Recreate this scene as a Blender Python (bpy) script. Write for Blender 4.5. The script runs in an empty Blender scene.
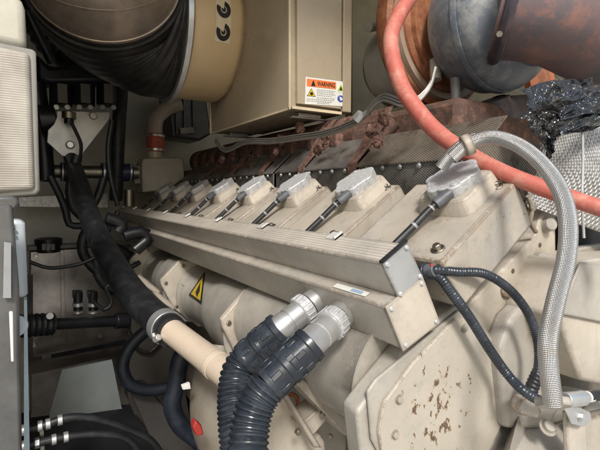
import bpy, bmesh, math, random
from mathutils import Vector, Matrix
random.seed(4)
SC = bpy.context.scene
COL = SC.collection
PI = math.pi
# ------------------------------------------------------------------ camera frame
CAM = Vector((0, 0, 1.5)); F0 = 433.0
YAW = math.radians(32.4); PIT = math.radians(4.2)
FW = Vector((math.sin(YAW)*math.cos(PIT), math.cos(YAW)*math.cos(PIT), -math.sin(PIT)))
RT = Vector((math.cos(YAW), -math.sin(YAW), 0)); UP = RT.cross(FW)
def P(x, y, X=None, Y=None, Z=None, d=None):
    """world point seen at photo position x,y on a given plane / depth (X, Y, Z relative to eye)"""
    r = FW + RT*((x-300)/F0) + UP*((225-y)/F0)
    t = X/r.x if X is not None else Y/r.y if Y is not None else Z/r.z if Z is not None else d
    return CAM + r*t
def px2m(n, p): return n/F0*((p-CAM).dot(FW))
def XZ(x, z, Y): return Vector((x, Y, 1.5+z))

# ------------------------------------------------------------------ materials
class N:
    def __init__(s, name):
        s.m = bpy.data.materials.new(name); s.m.use_nodes = True
        s.t = s.m.node_tree; s.b = s.t.nodes['Principled BSDF']; s.x = 0
    def n(s, typ, **kw):
        q = s.t.nodes.new(typ)
        for k, v in kw.items():
            if k.startswith('i_'):
                kk = k[2:]; kk = int(kk) if kk.isdigit() else kk.replace('_', ' ')
                q.inputs[kk].default_value = v
            else: setattr(q, k, v)
        return q
    def l(s, a, b): s.t.links.new(a, b)
    def pos(s): return s.n('ShaderNodeNewGeometry').outputs['Position']
    def uv(s): return s.n('ShaderNodeUVMap').outputs['UV']
    def noise(s, scale, detail=4, rough=.6, vec=None, typ=None):
        q = s.n('ShaderNodeTexNoise'); q.inputs['Scale'].default_value = scale
        q.inputs['Detail'].default_value = detail; q.inputs['Roughness'].default_value = rough
        s.l(vec if vec is not None else s.pos(), q.inputs['Vector']); return q.outputs['Fac']
    def ramp(s, fac, a, b, ca=(0,0,0,1), cb=(1,1,1,1)):
        q = s.n('ShaderNodeValToRGB'); e = q.color_ramp.elements
        e[0].position = a; e[1].position = b; e[0].color = ca; e[1].color = cb
        s.l(fac, q.inputs['Fac']); return q.outputs['Color']
    def mix(s, fac, a, b, mode='MIX'):
        q = s.n('ShaderNodeMix', data_type='RGBA', blend_type=mode)
        for v, i in ((fac, 0), (a, 6), (b, 7)):
            if hasattr(v, 'links'): s.l(v, q.inputs[i])
            elif i == 0: q.inputs[0].default_value = v
            else: q.inputs[i].default_value = (*v, 1) if len(v) == 3 else v
        return q.outputs[2]
    def math(s, op, a, b=0.0):
        q = s.n('ShaderNodeMath', operation=op)
        for v, i in ((a, 0), (b, 1)):
            if hasattr(v, 'links'): s.l(v, q.inputs[i])
            else: q.inputs[i].default_value = v
        return q.outputs[0]
    def bump(s, h, strength=.3, dist=.002):
        q = s.n('ShaderNodeBump'); q.inputs['Strength'].default_value = strength
        q.inputs['Distance'].default_value = dist; s.l(h, q.inputs['Height'])
        s.l(q.outputs['Normal'], s.b.inputs['Normal']); return q
    def setv(s, k, v):
        if hasattr(v, 'links'): s.l(v, s.b.inputs[k])
        else: s.b.inputs[k].default_value = (*v, 1) if isinstance(v, tuple) and len(v) == 3 else v

def paint(name, c, rough=.5, var=.13, dirt=.55, dirtc=(.10,.075,.05), wear=0, wearc=(.09,.065,.05), blot=0, bump=.12, metal=0, scale=9, ao=.04, grey=0):
    k = N(name)
    lo = tuple(v*(1-var*1.5) for v in c); hi = tuple(min(1, v*(1+var)) for v in c)
    col = k.mix(k.ramp(k.noise(scale, 6, .65), .3, .7), lo, hi)
    fine = k.ramp(k.noise(160, 3, .7), .58, .75)
    col = k.mix(k.math('MULTIPLY', fine, .22), col, tuple(v*.45 for v in c))
    if blot:
        b = k.ramp(k.noise(34, 7, .7), .60, .66); col = k.mix(k.math('MULTIPLY', b, blot), col, tuple(v*.62 for v in (c[0]*.92, c[1]*.97, c[2]*1.1)))
    if grey:
        g1 = k.ramp(k.noise(7, 8, .72), .52, .62); col = k.mix(k.math('MULTIPLY', g1, grey*.55), col, (.33,.325,.32))
        g2 = k.ramp(k.noise(19, 9, .78), .585, .60); col = k.mix(k.math('MULTIPLY', g2, grey*.5), col, (.26,.25,.245))
        g3 = k.ramp(k.noise(115, 5, .6), .685, .70); col = k.mix(k.math('MULTIPLY', g3, grey), col, (.12,.085,.055))
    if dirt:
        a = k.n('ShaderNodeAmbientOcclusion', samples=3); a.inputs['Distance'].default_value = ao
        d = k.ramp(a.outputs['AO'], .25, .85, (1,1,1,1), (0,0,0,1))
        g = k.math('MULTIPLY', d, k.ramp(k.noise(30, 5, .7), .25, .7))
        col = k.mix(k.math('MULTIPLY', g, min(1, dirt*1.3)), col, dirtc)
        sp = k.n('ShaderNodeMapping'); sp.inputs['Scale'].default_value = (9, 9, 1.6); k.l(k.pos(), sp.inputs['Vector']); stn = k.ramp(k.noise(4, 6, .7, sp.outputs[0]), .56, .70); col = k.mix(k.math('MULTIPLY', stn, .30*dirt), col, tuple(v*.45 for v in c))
    if wear:
        bv = k.n('ShaderNodeBevel', samples=3); bv.inputs['Radius'].default_value = .007
        geo = k.n('ShaderNodeNewGeometry')
        dt = k.n('ShaderNodeVectorMath', operation='DOT_PRODUCT'); k.l(bv.outputs[0], dt.inputs[0]); k.l(geo.outputs['True Normal'], dt.inputs[1])
        e = k.math('SUBTRACT', 1.0, dt.outputs['Value'])
        e = k.math('MULTIPLY', e, k.ramp(k.noise(75, 6, .75), .36, .52))
        e = k.ramp(e, .012, .03)
        col = k.mix(k.math('MULTIPLY', e, wear), col, wearc)
    k.setv('Base Color', col); k.setv('Metallic', metal)
    k.setv('Roughness', k.math('ADD', k.math('MULTIPLY', k.noise(22, 4), .28), rough-.14))
    k.bump(k.noise(260, 4, .6), bump, .0015)
    return k.m
def metal(name, c, rough=.35, var=.25, scale=40, bump=.15, ao=True):
    k = N(name)
    col = k.mix(k.ramp(k.noise(scale, 6, .7), .3, .7), tuple(v*(1-var) for v in c), c)
    if ao:
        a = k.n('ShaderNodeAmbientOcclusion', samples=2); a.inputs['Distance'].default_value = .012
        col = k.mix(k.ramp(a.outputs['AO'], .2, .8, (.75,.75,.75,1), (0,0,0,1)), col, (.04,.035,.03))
    k.setv('Base Color', col); k.setv('Metallic', 1.0)
    k.setv('Roughness', k.math('ADD', k.math('MULTIPLY', k.noise(scale*1.5, 4), .3), rough-.12))
    k.bump(k.noise(scale*5, 4), bump, .001); return k.m
def rubber(name, c=(.012,.013,.015), rough=.42, bump=.15):
    k = N(name); col = k.mix(k.ramp(k.noise(30, 6, .7), .45, .8), c, tuple(v*2.2+.012 for v in c))
    k.setv('Base Color', col); k.setv('Roughness', k.math('ADD', k.math('MULTIPLY', k.noise(45, 4), .25), rough-.1))
    k.bump(k.noise(180, 3), bump, .0012); return k.m
def rust(name, a, b, c3, rough=.8, scale=14, bump=.5):
    k = N(name)
    n1 = k.ramp(k.noise(scale, 8, .7), .35, .65); n2 = k.ramp(k.noise(scale*2.7, 8, .75), .48, .62)
    col = k.mix(n2, k.mix(n1, a, b), c3)
    k.setv('Base Color', col); k.setv('Roughness', rough)
    k.bump(k.noise(scale*8, 8, .7), bump, .003); return k.m
def flat(name, c, rough=.6, metallic=0):
    k = N(name)
    col = k.mix(k.ramp(k.noise(60, 4), .35, .7), tuple(v*.88 for v in c), c)
    k.setv('Base Color', col); k.setv('Roughness', rough); k.setv('Metallic', metallic); return k.m

BE = (.45,.405,.34)
M = {}
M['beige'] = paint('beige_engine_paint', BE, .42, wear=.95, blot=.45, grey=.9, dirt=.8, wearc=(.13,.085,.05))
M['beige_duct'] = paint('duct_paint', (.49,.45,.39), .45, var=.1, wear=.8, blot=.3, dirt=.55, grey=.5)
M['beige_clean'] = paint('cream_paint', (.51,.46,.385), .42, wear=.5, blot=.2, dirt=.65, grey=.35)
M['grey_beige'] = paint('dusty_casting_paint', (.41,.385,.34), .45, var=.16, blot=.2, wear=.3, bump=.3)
M['shaded_beige'] = paint('shaded_casting_paint', (.15,.13,.105), .6, var=.2, dirt=.8)  # block beige darkened in colour to look shaded
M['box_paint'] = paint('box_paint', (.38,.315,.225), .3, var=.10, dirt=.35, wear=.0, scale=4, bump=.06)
M['pipe_tan'] = paint('tan_pipe_paint', (.64,.48,.28), .38, var=.06, dirt=.2, bump=.05)
M['wall'] = paint('enclosure_wall_paint', (.70,.68,.60), .45, var=.18, scale=4, dirt=.5, ao=.15)
M['coolant'] = paint('coolant_pipe_paint', (.58,.485,.38), .28, var=.06, dirt=.15, bump=.03)
M['bronze'] = paint('bronze_tank_paint', (.50,.46,.42), .2, var=.3, dirt=.3, scale=6, metal=.6)
M['panel'] = paint('grey_panel_paint', (.13,.13,.128), .33, var=.25, dirt=.4, scale=12, metal=.3)
M['white_plastic'] = paint('pale_plastic', (.50,.54,.57), .4, var=.05, dirt=.2, bump=.03)
M['tarp'] = paint('pale_sheet', (.25,.28,.28), .5, var=.12, dirt=0, scale=5)
M['alu'] = paint('cast_aluminium', (.54,.55,.56), .45, var=.22, dirt=.5, bump=.2, metal=.25, scale=240, wear=.0, blot=.3)
M['steel'] = paint('zinc_steel', (.66,.67,.67), .34, var=.1, dirt=.5, dirtc=(.10,.09,.08), metal=.75, bump=.1, scale=25, ao=.015)
M['plate'] = paint('end_plate_paint', (.40,.41,.41), .35, var=.12, dirt=.4, wear=.5, blot=.2, metal=.3)
M['galv'] = metal('galvanised_strip', (.62,.62,.60), .4, .55, 70)
M['clip'] = paint('bright_clip', (.75,.75,.73), .3, dirt=0, metal=.3)
M['bolt'] = metal('bolt_metal', (.45,.41,.34), .4, .4, 60)
M['rubber'] = rubber('black_rubber'); M['boot'] = rubber('black_boot_rubber', (.014,.013,.012), .36)
M['conduit'] = rubber('black_conduit_plastic', (.020,.025,.033), .25, .05)
M['navy'] = rubber('navy_silicone', (.012,.016,.045), .35)
M['black_metal'] = paint('black_metal_paint', (.015,.015,.018), .35, dirt=0, var=.3, bump=.1)
M['dark'] = flat('dark_void_paint', (.012,.012,.015), .8)
M['bluehose'] = rubber('dark_blue_hose_rubber', (.008,.012,.020), .5)
M['rust'] = rust('rusty_cast_iron', (.11,.055,.04), (.06,.04,.034), (.19,.10,.07))
M['rust_grey'] = rust('heat_scaled_iron', (.29,.16,.145), (.14,.14,.16), (.36,.19,.155), .45, 4, .25)
M['rust_brown'] = rust('brown_flange_iron', (.30,.105,.045), (.19,.07,.035), (.36,.16,.08), .65, 10, .3)
M['lagging'] = rust('pink_brown_lagging', (.17,.085,.06), (.09,.05,.04), (.28,.16,.125), .9, 26, 1)
M['turbo_blue'] = rust('heat_blued_housing', (.13,.155,.20), (.19,.215,.25), (.33,.34,.34), .36, 4, .1)
M['turbo_dark'] = rust('blackened_housing', (.045,.045,.06), (.07,.06,.075), (.12,.09,.09), .5, 9, .2)
M['redhose'] = rubber('red_silicone_hose', (.46,.095,.065), .5)
M['redpink'] = rust('faded_red_hose', (.44,.10,.075), (.46,.135,.10), (.50,.22,.165), .62, 11, .2)
M['copper'] = flat('orange_primer', (.42,.14,.06), .6)
M['white'] = flat('label_white', (.72,.72,.68)); M['orange'] = flat('label_orange', (.75,.19,.05)); M['black'] = flat('label_black', (.01,.01,.01), .5)
M['yellow'] = flat('label_yellow', (.65,.45,.03)); M['blue'] = flat('label_blue', (.04,.09,.38)); M['red'] = flat('red_paint', (.35,.03,.025)); M['green'] = flat('label_green', (.42,.50,.06)); M['textgrey'] = flat('label_print_grey', (.35,.35,.34))
M['tie'] = flat('cable_tie_plastic', (.30,.31,.32), .4)
M['wire'] = metal('steel_braid_wire', (.42,.40,.37), .5, .25, 60)
# lamp lens: ribbed translucent plastic
def lens():
    k = N('ribbed_lens_plastic'); s = k.n('ShaderNodeSeparateXYZ'); k.l(k.pos(), s.inputs[0])
    w = k.math('SINE', k.math('MULTIPLY', s.outputs['Z'], 2*PI/.0036)); w2 = k.math('SINE', k.math('MULTIPLY', k.math('ADD', s.outputs['X'], s.outputs['Y']), 2*PI/.003))
    h = k.math('MULTIPLY', k.math('ADD', w, 1), k.math('ADD', k.math('MULTIPLY', w2, .25), 1.4))
    col = k.mix(k.ramp(k.noise(12, 3), .35, .65), (.34,.30,.26), (.50,.47,.41)); col = k.mix(k.math('MULTIPLY', k.math('ADD', w, 1), .10), col, (.15,.14,.12))
    k.setv('Base Color', col); k.setv('Roughness', .22); k.bump(h, .25, .001); k.b.inputs['Subsurface Weight'].default_value = .1; return k.m
M['lens'] = lens()
def perf(name, c, pitch=.0075):
    k = N(name); s = k.n('ShaderNodeSeparateXYZ'); k.l(k.pos(), s.inputs[0])
    a = k.math('SINE', k.math('MULTIPLY', s.outputs['Y'], 2*PI/pitch))
    b = k.math('SINE', k.math('MULTIPLY', k.math('ADD', s.outputs['Z'], k.math('MULTIPLY', s.outputs['X'], .7)), 2*PI/(pitch*.75)))
    h = k.math('MULTIPLY', a, b); m = k.ramp(h, -.2, .45)
    base = k.mix(k.ramp(k.noise(9, 7, .7), .35, .65), c, tuple(v*.45 for v in c)); base = k.mix(k.ramp(k.noise(17, 6, .7), .55, .68), base, (.13,.075,.045))
    k.setv('Base Color', k.mix(m, k.mix(.5, base, (.01,.01,.01)), base)); k.setv('Metallic', .5); k.setv('Roughness', .5); k.bump(h, .55, .0012); return k.m
M['shield'] = perf('dimpled_heat_shield', (.42,.40,.37)); M['shield_warm_lit'] = perf('dimpled_heat_shield_warm_lit', (.42,.36,.29), .008)  # second copy carries the warm light of the near shield in its colour
def braid():
    k = N('stainless_braid'); s = k.n('ShaderNodeSeparateXYZ'); k.l(k.uv(), s.inputs[0])
    q = .0030
    u = k.math('MULTIPLY', s.outputs['X'], 2*PI/(q*1.35)); v = k.math('MULTIPLY', s.outputs['Y'], 2*PI/q*.9)
    a = k.math('SINE', k.math('ADD', u, v)); b = k.math('SINE', k.math('SUBTRACT', u, v))
    h = k.math('MAXIMUM', k.math('ABSOLUTE', a), k.math('ABSOLUTE', b)); h2 = k.math('MULTIPLY', a, b)
    c = k.mix(k.ramp(h2, -.6, .6), (.38,.38,.38), (.93,.93,.92)); c = k.mix(k.ramp(k.noise(30, 5), .5, .8), c, (.45,.41,.36))
    k.setv('Base Color', c); k.setv('Metallic', .9); k.setv('Roughness', .3); k.bump(k.math('ADD', h2, k.math('MULTIPLY', h, .5)), .6, .0008); return k.m
M['braid'] = braid()
def foil():
    k = N('quilted_foil'); s = k.n('ShaderNodeSeparateXYZ'); k.l(k.uv(), s.inputs[0])
    a = k.math('ABSOLUTE', k.math('SINE', k.math('MULTIPLY', k.math('ADD', s.outputs['X'], s.outputs['Y']), PI/.0095)))
    b = k.math('ABSOLUTE', k.math('SINE', k.math('MULTIPLY', k.math('SUBTRACT', s.outputs['X'], s.outputs['Y']), PI/.0095)))
    h = k.math('MULTIPLY', a, b)
    k.setv('Base Color', k.mix(k.ramp(k.noise(40, 5), .4, .7), (.62,.61,.59), (.40,.385,.36))); k.setv('Metallic', .5); k.setv('Roughness', .3); k.bump(h, 1, .0035); return k.m
M['foil'] = foil()
def bag():
    k = N('black_plastic_film'); k.setv('Base Color', (.014,.014,.015)); k.setv('Roughness', .09); k.b.inputs['Coat Weight'].default_value = .6; k.bump(k.math('ABSOLUTE', k.math('SUBTRACT', k.noise(42, 3, .5), .5)), 1.0, .03); return k.m
M['bag'] = bag()
def chipped(cx, cz):
    k = N('chipped_cover_paint')
    pos = k.pos()
    col = k.mix(k.ramp(k.noise(10, 6, .65), .3, .7), (.42,.385,.325), (.50,.46,.395))
    fine = k.ramp(k.noise(170, 3, .7), .56, .75); col = k.mix(k.math('MULTIPLY', fine, .25), col, (.25,.2,.14))
    vm = k.n('ShaderNodeVectorMath', operation='DISTANCE'); k.l(pos, vm.inputs[0]); vm.inputs[1].default_value = (cx, .42, cz)
    near = k.ramp(vm.outputs['Value'], .02, .11, (1,1,1,1), (0,0,0,1))
    mp = k.n('ShaderNodeMapping'); mp.inputs['Scale'].default_value = (1, 1, .72); mp.inputs['Rotation'].default_value = (0, -.5, 0); k.l(pos, mp.inputs['Vector'])
    n1 = k.noise(62, 6, .62, mp.outputs[0])
    th = k.math('ADD', n1, k.math('MULTIPLY', near, .115))
    halo = k.ramp(th, .645, .665); chip = k.ramp(th, .675, .685)
    col = k.mix(halo, col, (.34,.25,.15)); col = k.mix(chip, col, k.mix(k.ramp(k.noise(300, 3), .4, .6), (.095,.06,.042), (.16,.115,.08)))
    st = k.ramp(k.noise(14, 8, .78), .56, .64); col = k.mix(k.math('MULTIPLY', st, .45), col, (.33,.32,.29))
    bv = k.n('ShaderNodeBevel', samples=3); bv.inputs['Radius'].default_value = .005; geo = k.n('ShaderNodeNewGeometry')
    dt = k.n('ShaderNodeVectorMath', operation='DOT_PRODUCT'); k.l(bv.outputs[0], dt.inputs[0]); k.l(geo.outputs['True Normal'], dt.inputs[1])
    e = k.ramp(k.math('MULTIPLY', k.math('SUBTRACT', 1.0, dt.outputs['Value']), k.ramp(k.noise(80, 6, .75), .47, .6)), .03, .06); col = k.mix(e, col, (.12,.07,.045))
    k.setv('Base Color', col); k.setv('Roughness', .45)
    h = k.math('SUBTRACT', k.math('MULTIPLY', k.noise(240, 4), .25), chip); k.bump(h, .5, .0015); return k.m

# ------------------------------------------------------------------ mesh building
class MB:
    def __init__(s): s.v = []; s.f = []; s.uv = {}
    def add(s, vs, fs):
        o = len(s.v); s.v += [Vector(v) for v in vs]; s.f += [tuple(i+o for i in f) for f in fs]; return o
    def prism(s, pts, ext):
        n = len(pts); ext = Vector(ext); a = [Vector(p) for p in pts]
        s.add(a+[p+ext for p in a], [tuple(range(n)), tuple(range(2*n-1, n-1, -1))]+[(i, i+n, (i+1) % n+n, (i+1) % n) for i in range(n)]); return s
    def pY(s, px, Y, th):     # outline seen in the photograph on the plane Y, thickness going away
        return s.prism([P(x, y, Y=Y) for x, y in px], (0, th, 0))
    def pX(s, px, X, th): return s.prism([P(x, y, X=X) for x, y in px], (th, 0, 0))
    def box(s, lo, hi):
        x0, y0, z0 = lo; x1, y1, z1 = hi
        return s.prism([(x0,y0,z0),(x1,y0,z0),(x1,y0,z1),(x0,y0,z1)], (0, y1-y0, 0))
    def loft(s, rings, cap=True, closed=True):
        n = len(rings[0]); o = len(s.v)
        for r in rings: s.v += [Vector(p) for p in r]
        for i in range(len(rings)-1):
            for j in range(n if closed else n-1):
                a = o+i*n+j; b = o+i*n+(j+1) % n; s.f.append((a, b, b+n, a+n))
        if cap: s.f.append(tuple(o+j for j in range(n-1, -1, -1))); s.f.append(tuple(o+(len(rings)-1)*n+j for j in range(n)))
        return s
    def lathe(s, o, ax, prof, n=32, cap=True):
        ax = Vector(ax).normalized(); t = Vector((0,0,1)) if abs(ax.z) < .9 else Vector((1,0,0))
        a = ax.cross(t).normalized(); b = ax.cross(a); o = Vector(o)
        return s.loft([[o+ax*h+(a*math.cos(2*PI*j/n)+b*math.sin(2*PI*j/n))*r for j in range(n)] for h, r in prof], cap)
    def cyl(s, a, b, r, n=20, r2=None):
        a = Vector(a); b = Vector(b); return s.lathe(a, b-a, [(0, r), ((b-a).length, r if r2 is None else r2)], n)
    def hexa(s, o, ax, r, h, rot=0): return s.lathe(o, ax, [(0, r), (h*.8, r), (h, r*.86)], 6)
    def tube(s, pts, r, n=14, step=.01, corr=None, smooth=True, cap=True):
        pts = [Vector(p) for p in pts]; rr = list(r) if isinstance(r, (list, tuple)) else [r]*len(pts)
        P2 = []; R2 = []
        if smooth and len(pts) > 2:
            q = [pts[0]*2-pts[1]]+pts+[pts[-1]*2-pts[-2]]
            for i in range(1, len(q)-2):
                L = (q[i+1]-q[i]).length; m = max(2, int(L/step))
                for j in range(m):
                    t = j/m; t2 = t*t; t3 = t2*t
                    P2.append(.5*((2*q[i])+(q[i+1]-q[i-1])*t+(2*q[i-1]-5*q[i]+4*q[i+1]-q[i+2])*t2+(3*q[i]-q[i-1]-3*q[i+1]+q[i+2])*t3))
                    R2.append(rr[i-1]*(1-t)+rr[i]*t)
            P2.append(pts[-1]); R2.append(rr[-1])
        else:
            for i in range(len(pts)-1):
                L = (pts[i+1]-pts[i]).length; m = max(1, int(L/step))
                for j in range(m): P2.append(pts[i].lerp(pts[i+1], j/m)); R2.append(rr[i]+(rr[i+1]-rr[i])*j/m)
            P2.append(pts[-1]); R2.append(rr[-1])
        T = (P2[1]-P2[0]).normalized(); up = Vector((0,0,1)) if abs(T.z) < .9 else Vector((1,0,0)); A = T.cross(up).normalized()
        rings = []; L = 0; us = []; prev = P2[0]
        for i, p in enumerate(P2):
            T = (P2[min(i+1, len(P2)-1)]-P2[max(i-1, 0)]).normalized(); A = (A-T*A.dot(T)).normalized(); B = T.cross(A)
            L += (p-prev).length; prev = p; us.append(L); rad = R2[i]
            if corr: rad *= 1-corr[1]*(.5-.5*math.cos(2*PI*L/corr[0]))**1.5
            rings.append([p+(A*math.cos(2*PI*j/n)+B*math.sin(2*PI*j/n))*rad for j in range(n)])
        o = len(s.f); s.loft(rings, cap)
        k = 0
        for i in range(len(rings)-1):
            for j in range(n):
                c = 2*PI*R2[i]/n; s.uv[o+k] = [(us[i], j*c), (us[i], (j+1)*c), (us[i+1], (j+1)*c), (us[i+1], j*c)]; k += 1
        return s
    def build(s, name, mat, parent=None, bevel=0, seg=2, angle=35, sub=0):
        me = bpy.data.meshes.new(name)
        zs = min(v.z for v in s.v)
        org = Vector(parent['_o']) if parent is not None else Vector((sum(v.x for v in s.v)/len(s.v), sum(v.y for v in s.v)/len(s.v), zs))
        me.from_pydata([v-org for v in s.v], [], s.f)
        if s.uv:
            ul = me.uv_layers.new(name='UVMap')
            for pi, lst in s.uv.items():
                for k, li in enumerate(me.polygons[pi].loop_indices): ul.data[li].uv = lst[k]
        bm = bmesh.new(); bm.from_mesh(me); bmesh.ops.recalc_face_normals(bm, faces=bm.faces); bm.to_mesh(me); bm.free()
        me.polygons.foreach_set('use_smooth', [True]*len(me.polygons)); me.set_sharp_from_angle(angle=math.radians(angle))
        me.materials.append(mat)
        o = bpy.data.objects.new(name, me); COL.objects.link(o)
        if parent is not None: o.parent = parent; o['_o'] = parent['_o']
        else: o.location = org; o['_o'] = tuple(org)
        if bevel:
            b = o.modifiers.new('bevel', 'BEVEL'); b.width = bevel; b.segments = seg; b.limit_method = 'ANGLE'; b.angle_limit = math.radians(35); b.harden_normals = False
        if sub:
            b = o.modifiers.new('sub', 'SUBSURF'); b.levels = sub; b.render_levels = sub
        return o
def tag(o, label, cat, group=None):
    o['label'] = label; o['category'] = cat
    if group: o['group'] = group
    return o
def thing(name, label, cat, loc, group=None):
    o = bpy.data.objects.new(name, None); COL.objects.link(o); o.location = loc; o['_o'] = tuple(loc); o.empty_display_size = .05
    return tag(o, label, cat, group)
def struct(o): o['kind'] = 'structure'; return o
def copy_tree(o, off, label, parent=None):
    c = o.copy(); COL.objects.link(c)
    if parent is None: c.location = o.location+Vector(off)
    else: c.parent = parent
    if label: c['label'] = label
    for ch in list(o.children):
        if ch.name.split('.')[0] != 'skip': copy_tree(ch, off, None, c)
    return c
def text_mesh(txt, size, name):
    cu = bpy.data.curves.new(name, 'FONT'); cu.body = txt; cu.size = size; cu.extrude = 0; cu.align_x = 'CENTER'; cu.align_y = 'CENTER'; cu.offset = size*.012
    ob = bpy.data.objects.new(name, cu); COL.objects.link(ob)
    dg = bpy.context.evaluated_depsgraph_get(); me = bpy.data.meshes.new_from_object(ob.evaluated_get(dg))
    vs = [v.co.copy() for v in me.vertices]; fs = [tuple(p.vertices) for p in me.polygons]
    bpy.data.objects.remove(ob); bpy.data.meshes.remove(me); return vs, fs
def grid(c, nu, nv, fn, cap=False):
    """bilinear patch of four corners with displacement fn(u,v) -> vector"""
    m = MB(); a, b, d, e = [Vector(q) for q in c]
    LU = (b-a).length; LV = (e-a).length
    vs = []
    for i in range(nu+1):
        for j in range(nv+1):
            u = i/nu; v = j/nv
            vs.append(a*(1-u)*(1-v)+b*u*(1-v)+d*u*v+e*(1-u)*v+fn(u, v))
    fs = []
    for i in range(nu):
        for j in range(nv):
            k = i*(nv+1)+j; m.uv[len(fs)] = [(i/nu*LU, j/nv*LV), ((i+1)/nu*LU, j/nv*LV), ((i+1)/nu*LU, (j+1)/nv*LV), (i/nu*LU, (j+1)/nv*LV)]
            fs.append((k, k+nv+1, k+nv+2, k+1))
    m.add(vs, fs); return m

# ================================================================== SETTING
YF = 2.75
struct(MB().box((-30, -30, -.02), (30, 30, 0)).build('ground', paint('concrete_ground', (.40,.38,.35), .8, dirt=0)))
struct(MB().box((-.5, .7, .25), (2.6, YF, .3)).build('enclosure_floor', M['dark']))
struct(MB().box((-.6, YF, .3), (2.6, YF+.04, 2.75)).build('enclosure_back_wall', M['wall']))
struct(MB().box((2.3, .2, .3), (2.34, YF, 2.75)).build('enclosure_side_wall', M['wall']))
struct(MB().box((-1.6, .52, 2.5), (2.3, YF, 2.54)).build('added_shade_roof', M['wall']))  # unseen roof added to shade the far end, front edge set by the light
lw = MB(); lw.box((-.42, .72, .3), (-.38, YF, 2.5)); struct(lw.build('left_shade_wall', M['dark']))  # unseen wall, lengthened to keep the sun off the far left

# ================================================================== ENGINE BLOCK (behind covers)
blk = thing('engine_block', 'beige cast engine block under the row of covers and the wiring duct', 'engine block', (1.0, 1.4, .5))
MB().box((.60, .47, .55), (1.5, 2.42, 1.36)).build('block_casting', M['shaded_beige'], blk, .01)
MB().prism([XZ(.50, -.20, .46), XZ(.62, -.11, .46), XZ(.95, -.02, .46), XZ(1.5, -.02, .46), XZ(1.5, -.3, .46), XZ(.56, -.3, .46)], (0, 1.96, 0)).build('deck', M['shaded_beige'], blk, .006)
m = MB()
for i in range(16): m.cyl(XZ(.585, -.24-.0, .52+.12*i), XZ(.60, -.27, .52+.12*i), .02, 10)
m.build('side_boss', M['grey_beige'], blk)

# ================================================================== CYLINDER HEAD COVERS
YC = .395; PITCH = .25; NCY = 8; LEN = .205
O_ = (.483, -.095); B_ = (.652, .019); C_ = (.712, -.062); D_ = (.543, -.163)
uu = Vector((B_[0]-O_[0], 0, B_[1]-O_[1])); ul = uu.length; uu.normalize(); nn = Vector((-uu.z, 0, uu.x))
def bank(u, n, y): return Vector((O_[0], y, 1.5+O_[1]))+uu*u+nn*n
LBL = {0: 'largest and nearest beige cylinder head cover, with chipped front edge', 1: 'beige head cover just behind the nearest one, crossed by a diagonal black cable'}
ords = ['first', 'second', 'third', 'fourth', 'fifth', 'sixth', 'seventh', 'last']
CV = thing('cylinder_head_cover', LBL[0], 'head cover', bank(ul/2, -.1, YC+LEN/2), 'row of beige cylinder head covers')
def cover_body():
    m = MB(); y0 = YC; y1 = YC+LEN
    def ring(y, du, dn):
        return [bank(0+du, 0-dn, y), bank(ul-du, 0-dn, y), bank(ul+.004, -.035, y), bank(ul+.006, -.088, y), bank(-.0, -.088, y), bank(-.004, -.03, y)]
    m.loft([ring(y0, 0, 0), ring(y1, 0.0, 0)]); return m
cover_body().build('cover_body', M['beige'], CV, .0045, 2)
CU, CN = ul*.80, 0
capc = bank(.178, .0, .476)
m = MB()
def rrect(cu, cy, hu, hy, n_, r=.35, k=5, e=0):
    pts = []
    for sx, sy, a0 in ((1,1,0), (-1,1,90), (-1,-1,180), (1,-1,270)):
        for j in range(k):
            a = math.radians(a0+90*j/(k-1)); rr = min(hu, hy)*r
            pts.append(bank(cu+sx*(hu-rr)+math.cos(a)*rr, n_, cy+sy*(hy-rr)+math.sin(a)*rr))
    return pts
cu, cy = .160, .470
m.loft([rrect(cu-.005, cy, .054, .056, -.004, .34, 3), rrect(cu-.002, cy, .046, .048, .025, .34, 3)])
m.build('boss', M['beige_clean'], CV, .003)
def lobed(n_, R0, R1, k=6, N_=72, s=1.0, ph=.3):
    out = []
    for j in range(N_):
        a = 2*PI*j/N_; f = max(0, math.cos(k*(a+ph)))**.45; r = (R0+(R1-R0)*f)*s
        out.append(bank(cu+math.cos(a)*r*1.12, n_, cy+math.sin(a)*r))
    return out
m = MB(); m.loft([lobed(.024, .0395, .0455), lobed(.0415, .0395, .0455), lobed(.0430, .0390, .0450, s=.97)])

cap_o = m.build('connector_cap', M['alu'], CV, .0012)
for j in (1, 4):
    m = MB(); a = 2*PI*j/6-.3; c = bank(cu+math.cos(a)*.040, .042, cy+math.sin(a)*.036); m.lathe(c-nn*.002, nn, [(0, .0055), (.004, .0055), (.005, .004)], 14)
    m.build('cap_screw', M['alu'], cap_o)
for (u_, y_) in ((.025, .42), (.188, .42)):
    m = MB(); c = bank(u_, 0, y_); m.lathe(c, nn, [(0, .011), (.002, .010)], 20); m.hexa(c, nn, .0065, .009); m.build('cover_bolt', M['bolt'], CV, .0008)
cab_s = thing('injector_cable', 'black cable on the nearest cover running down to the end of the duct', 'cable', bank(-.03, .0, cy-.05), 'cables from the caps to the duct')
g0 = bank(cu-.042, .031, cy-.016); g1 = bank(.05, .018, cy+.008); gn = bank(.09, .027, cy-.004)
MB().tube([g0, gn, g1, bank(.0, .008, cy+.022), bank(-.03, -.004, cy+.03)], .0060, 12, .008).build('sheath', M['rubber'], cab_s)
m = MB(); m.cyl(g0+(g0-gn).normalized()*.012, g0-(g0-gn).normalized()*.024, .0098, 16); m.build('gland', rubber('grey_gland_plastic', (.07,.075,.085), .4), cab_s, .001)
m = MB(); m.cyl(g1+(gn-g1)*.1, g1, .0066, 12); m.build('cable_tie', M['tie'], cab_s)
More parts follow.
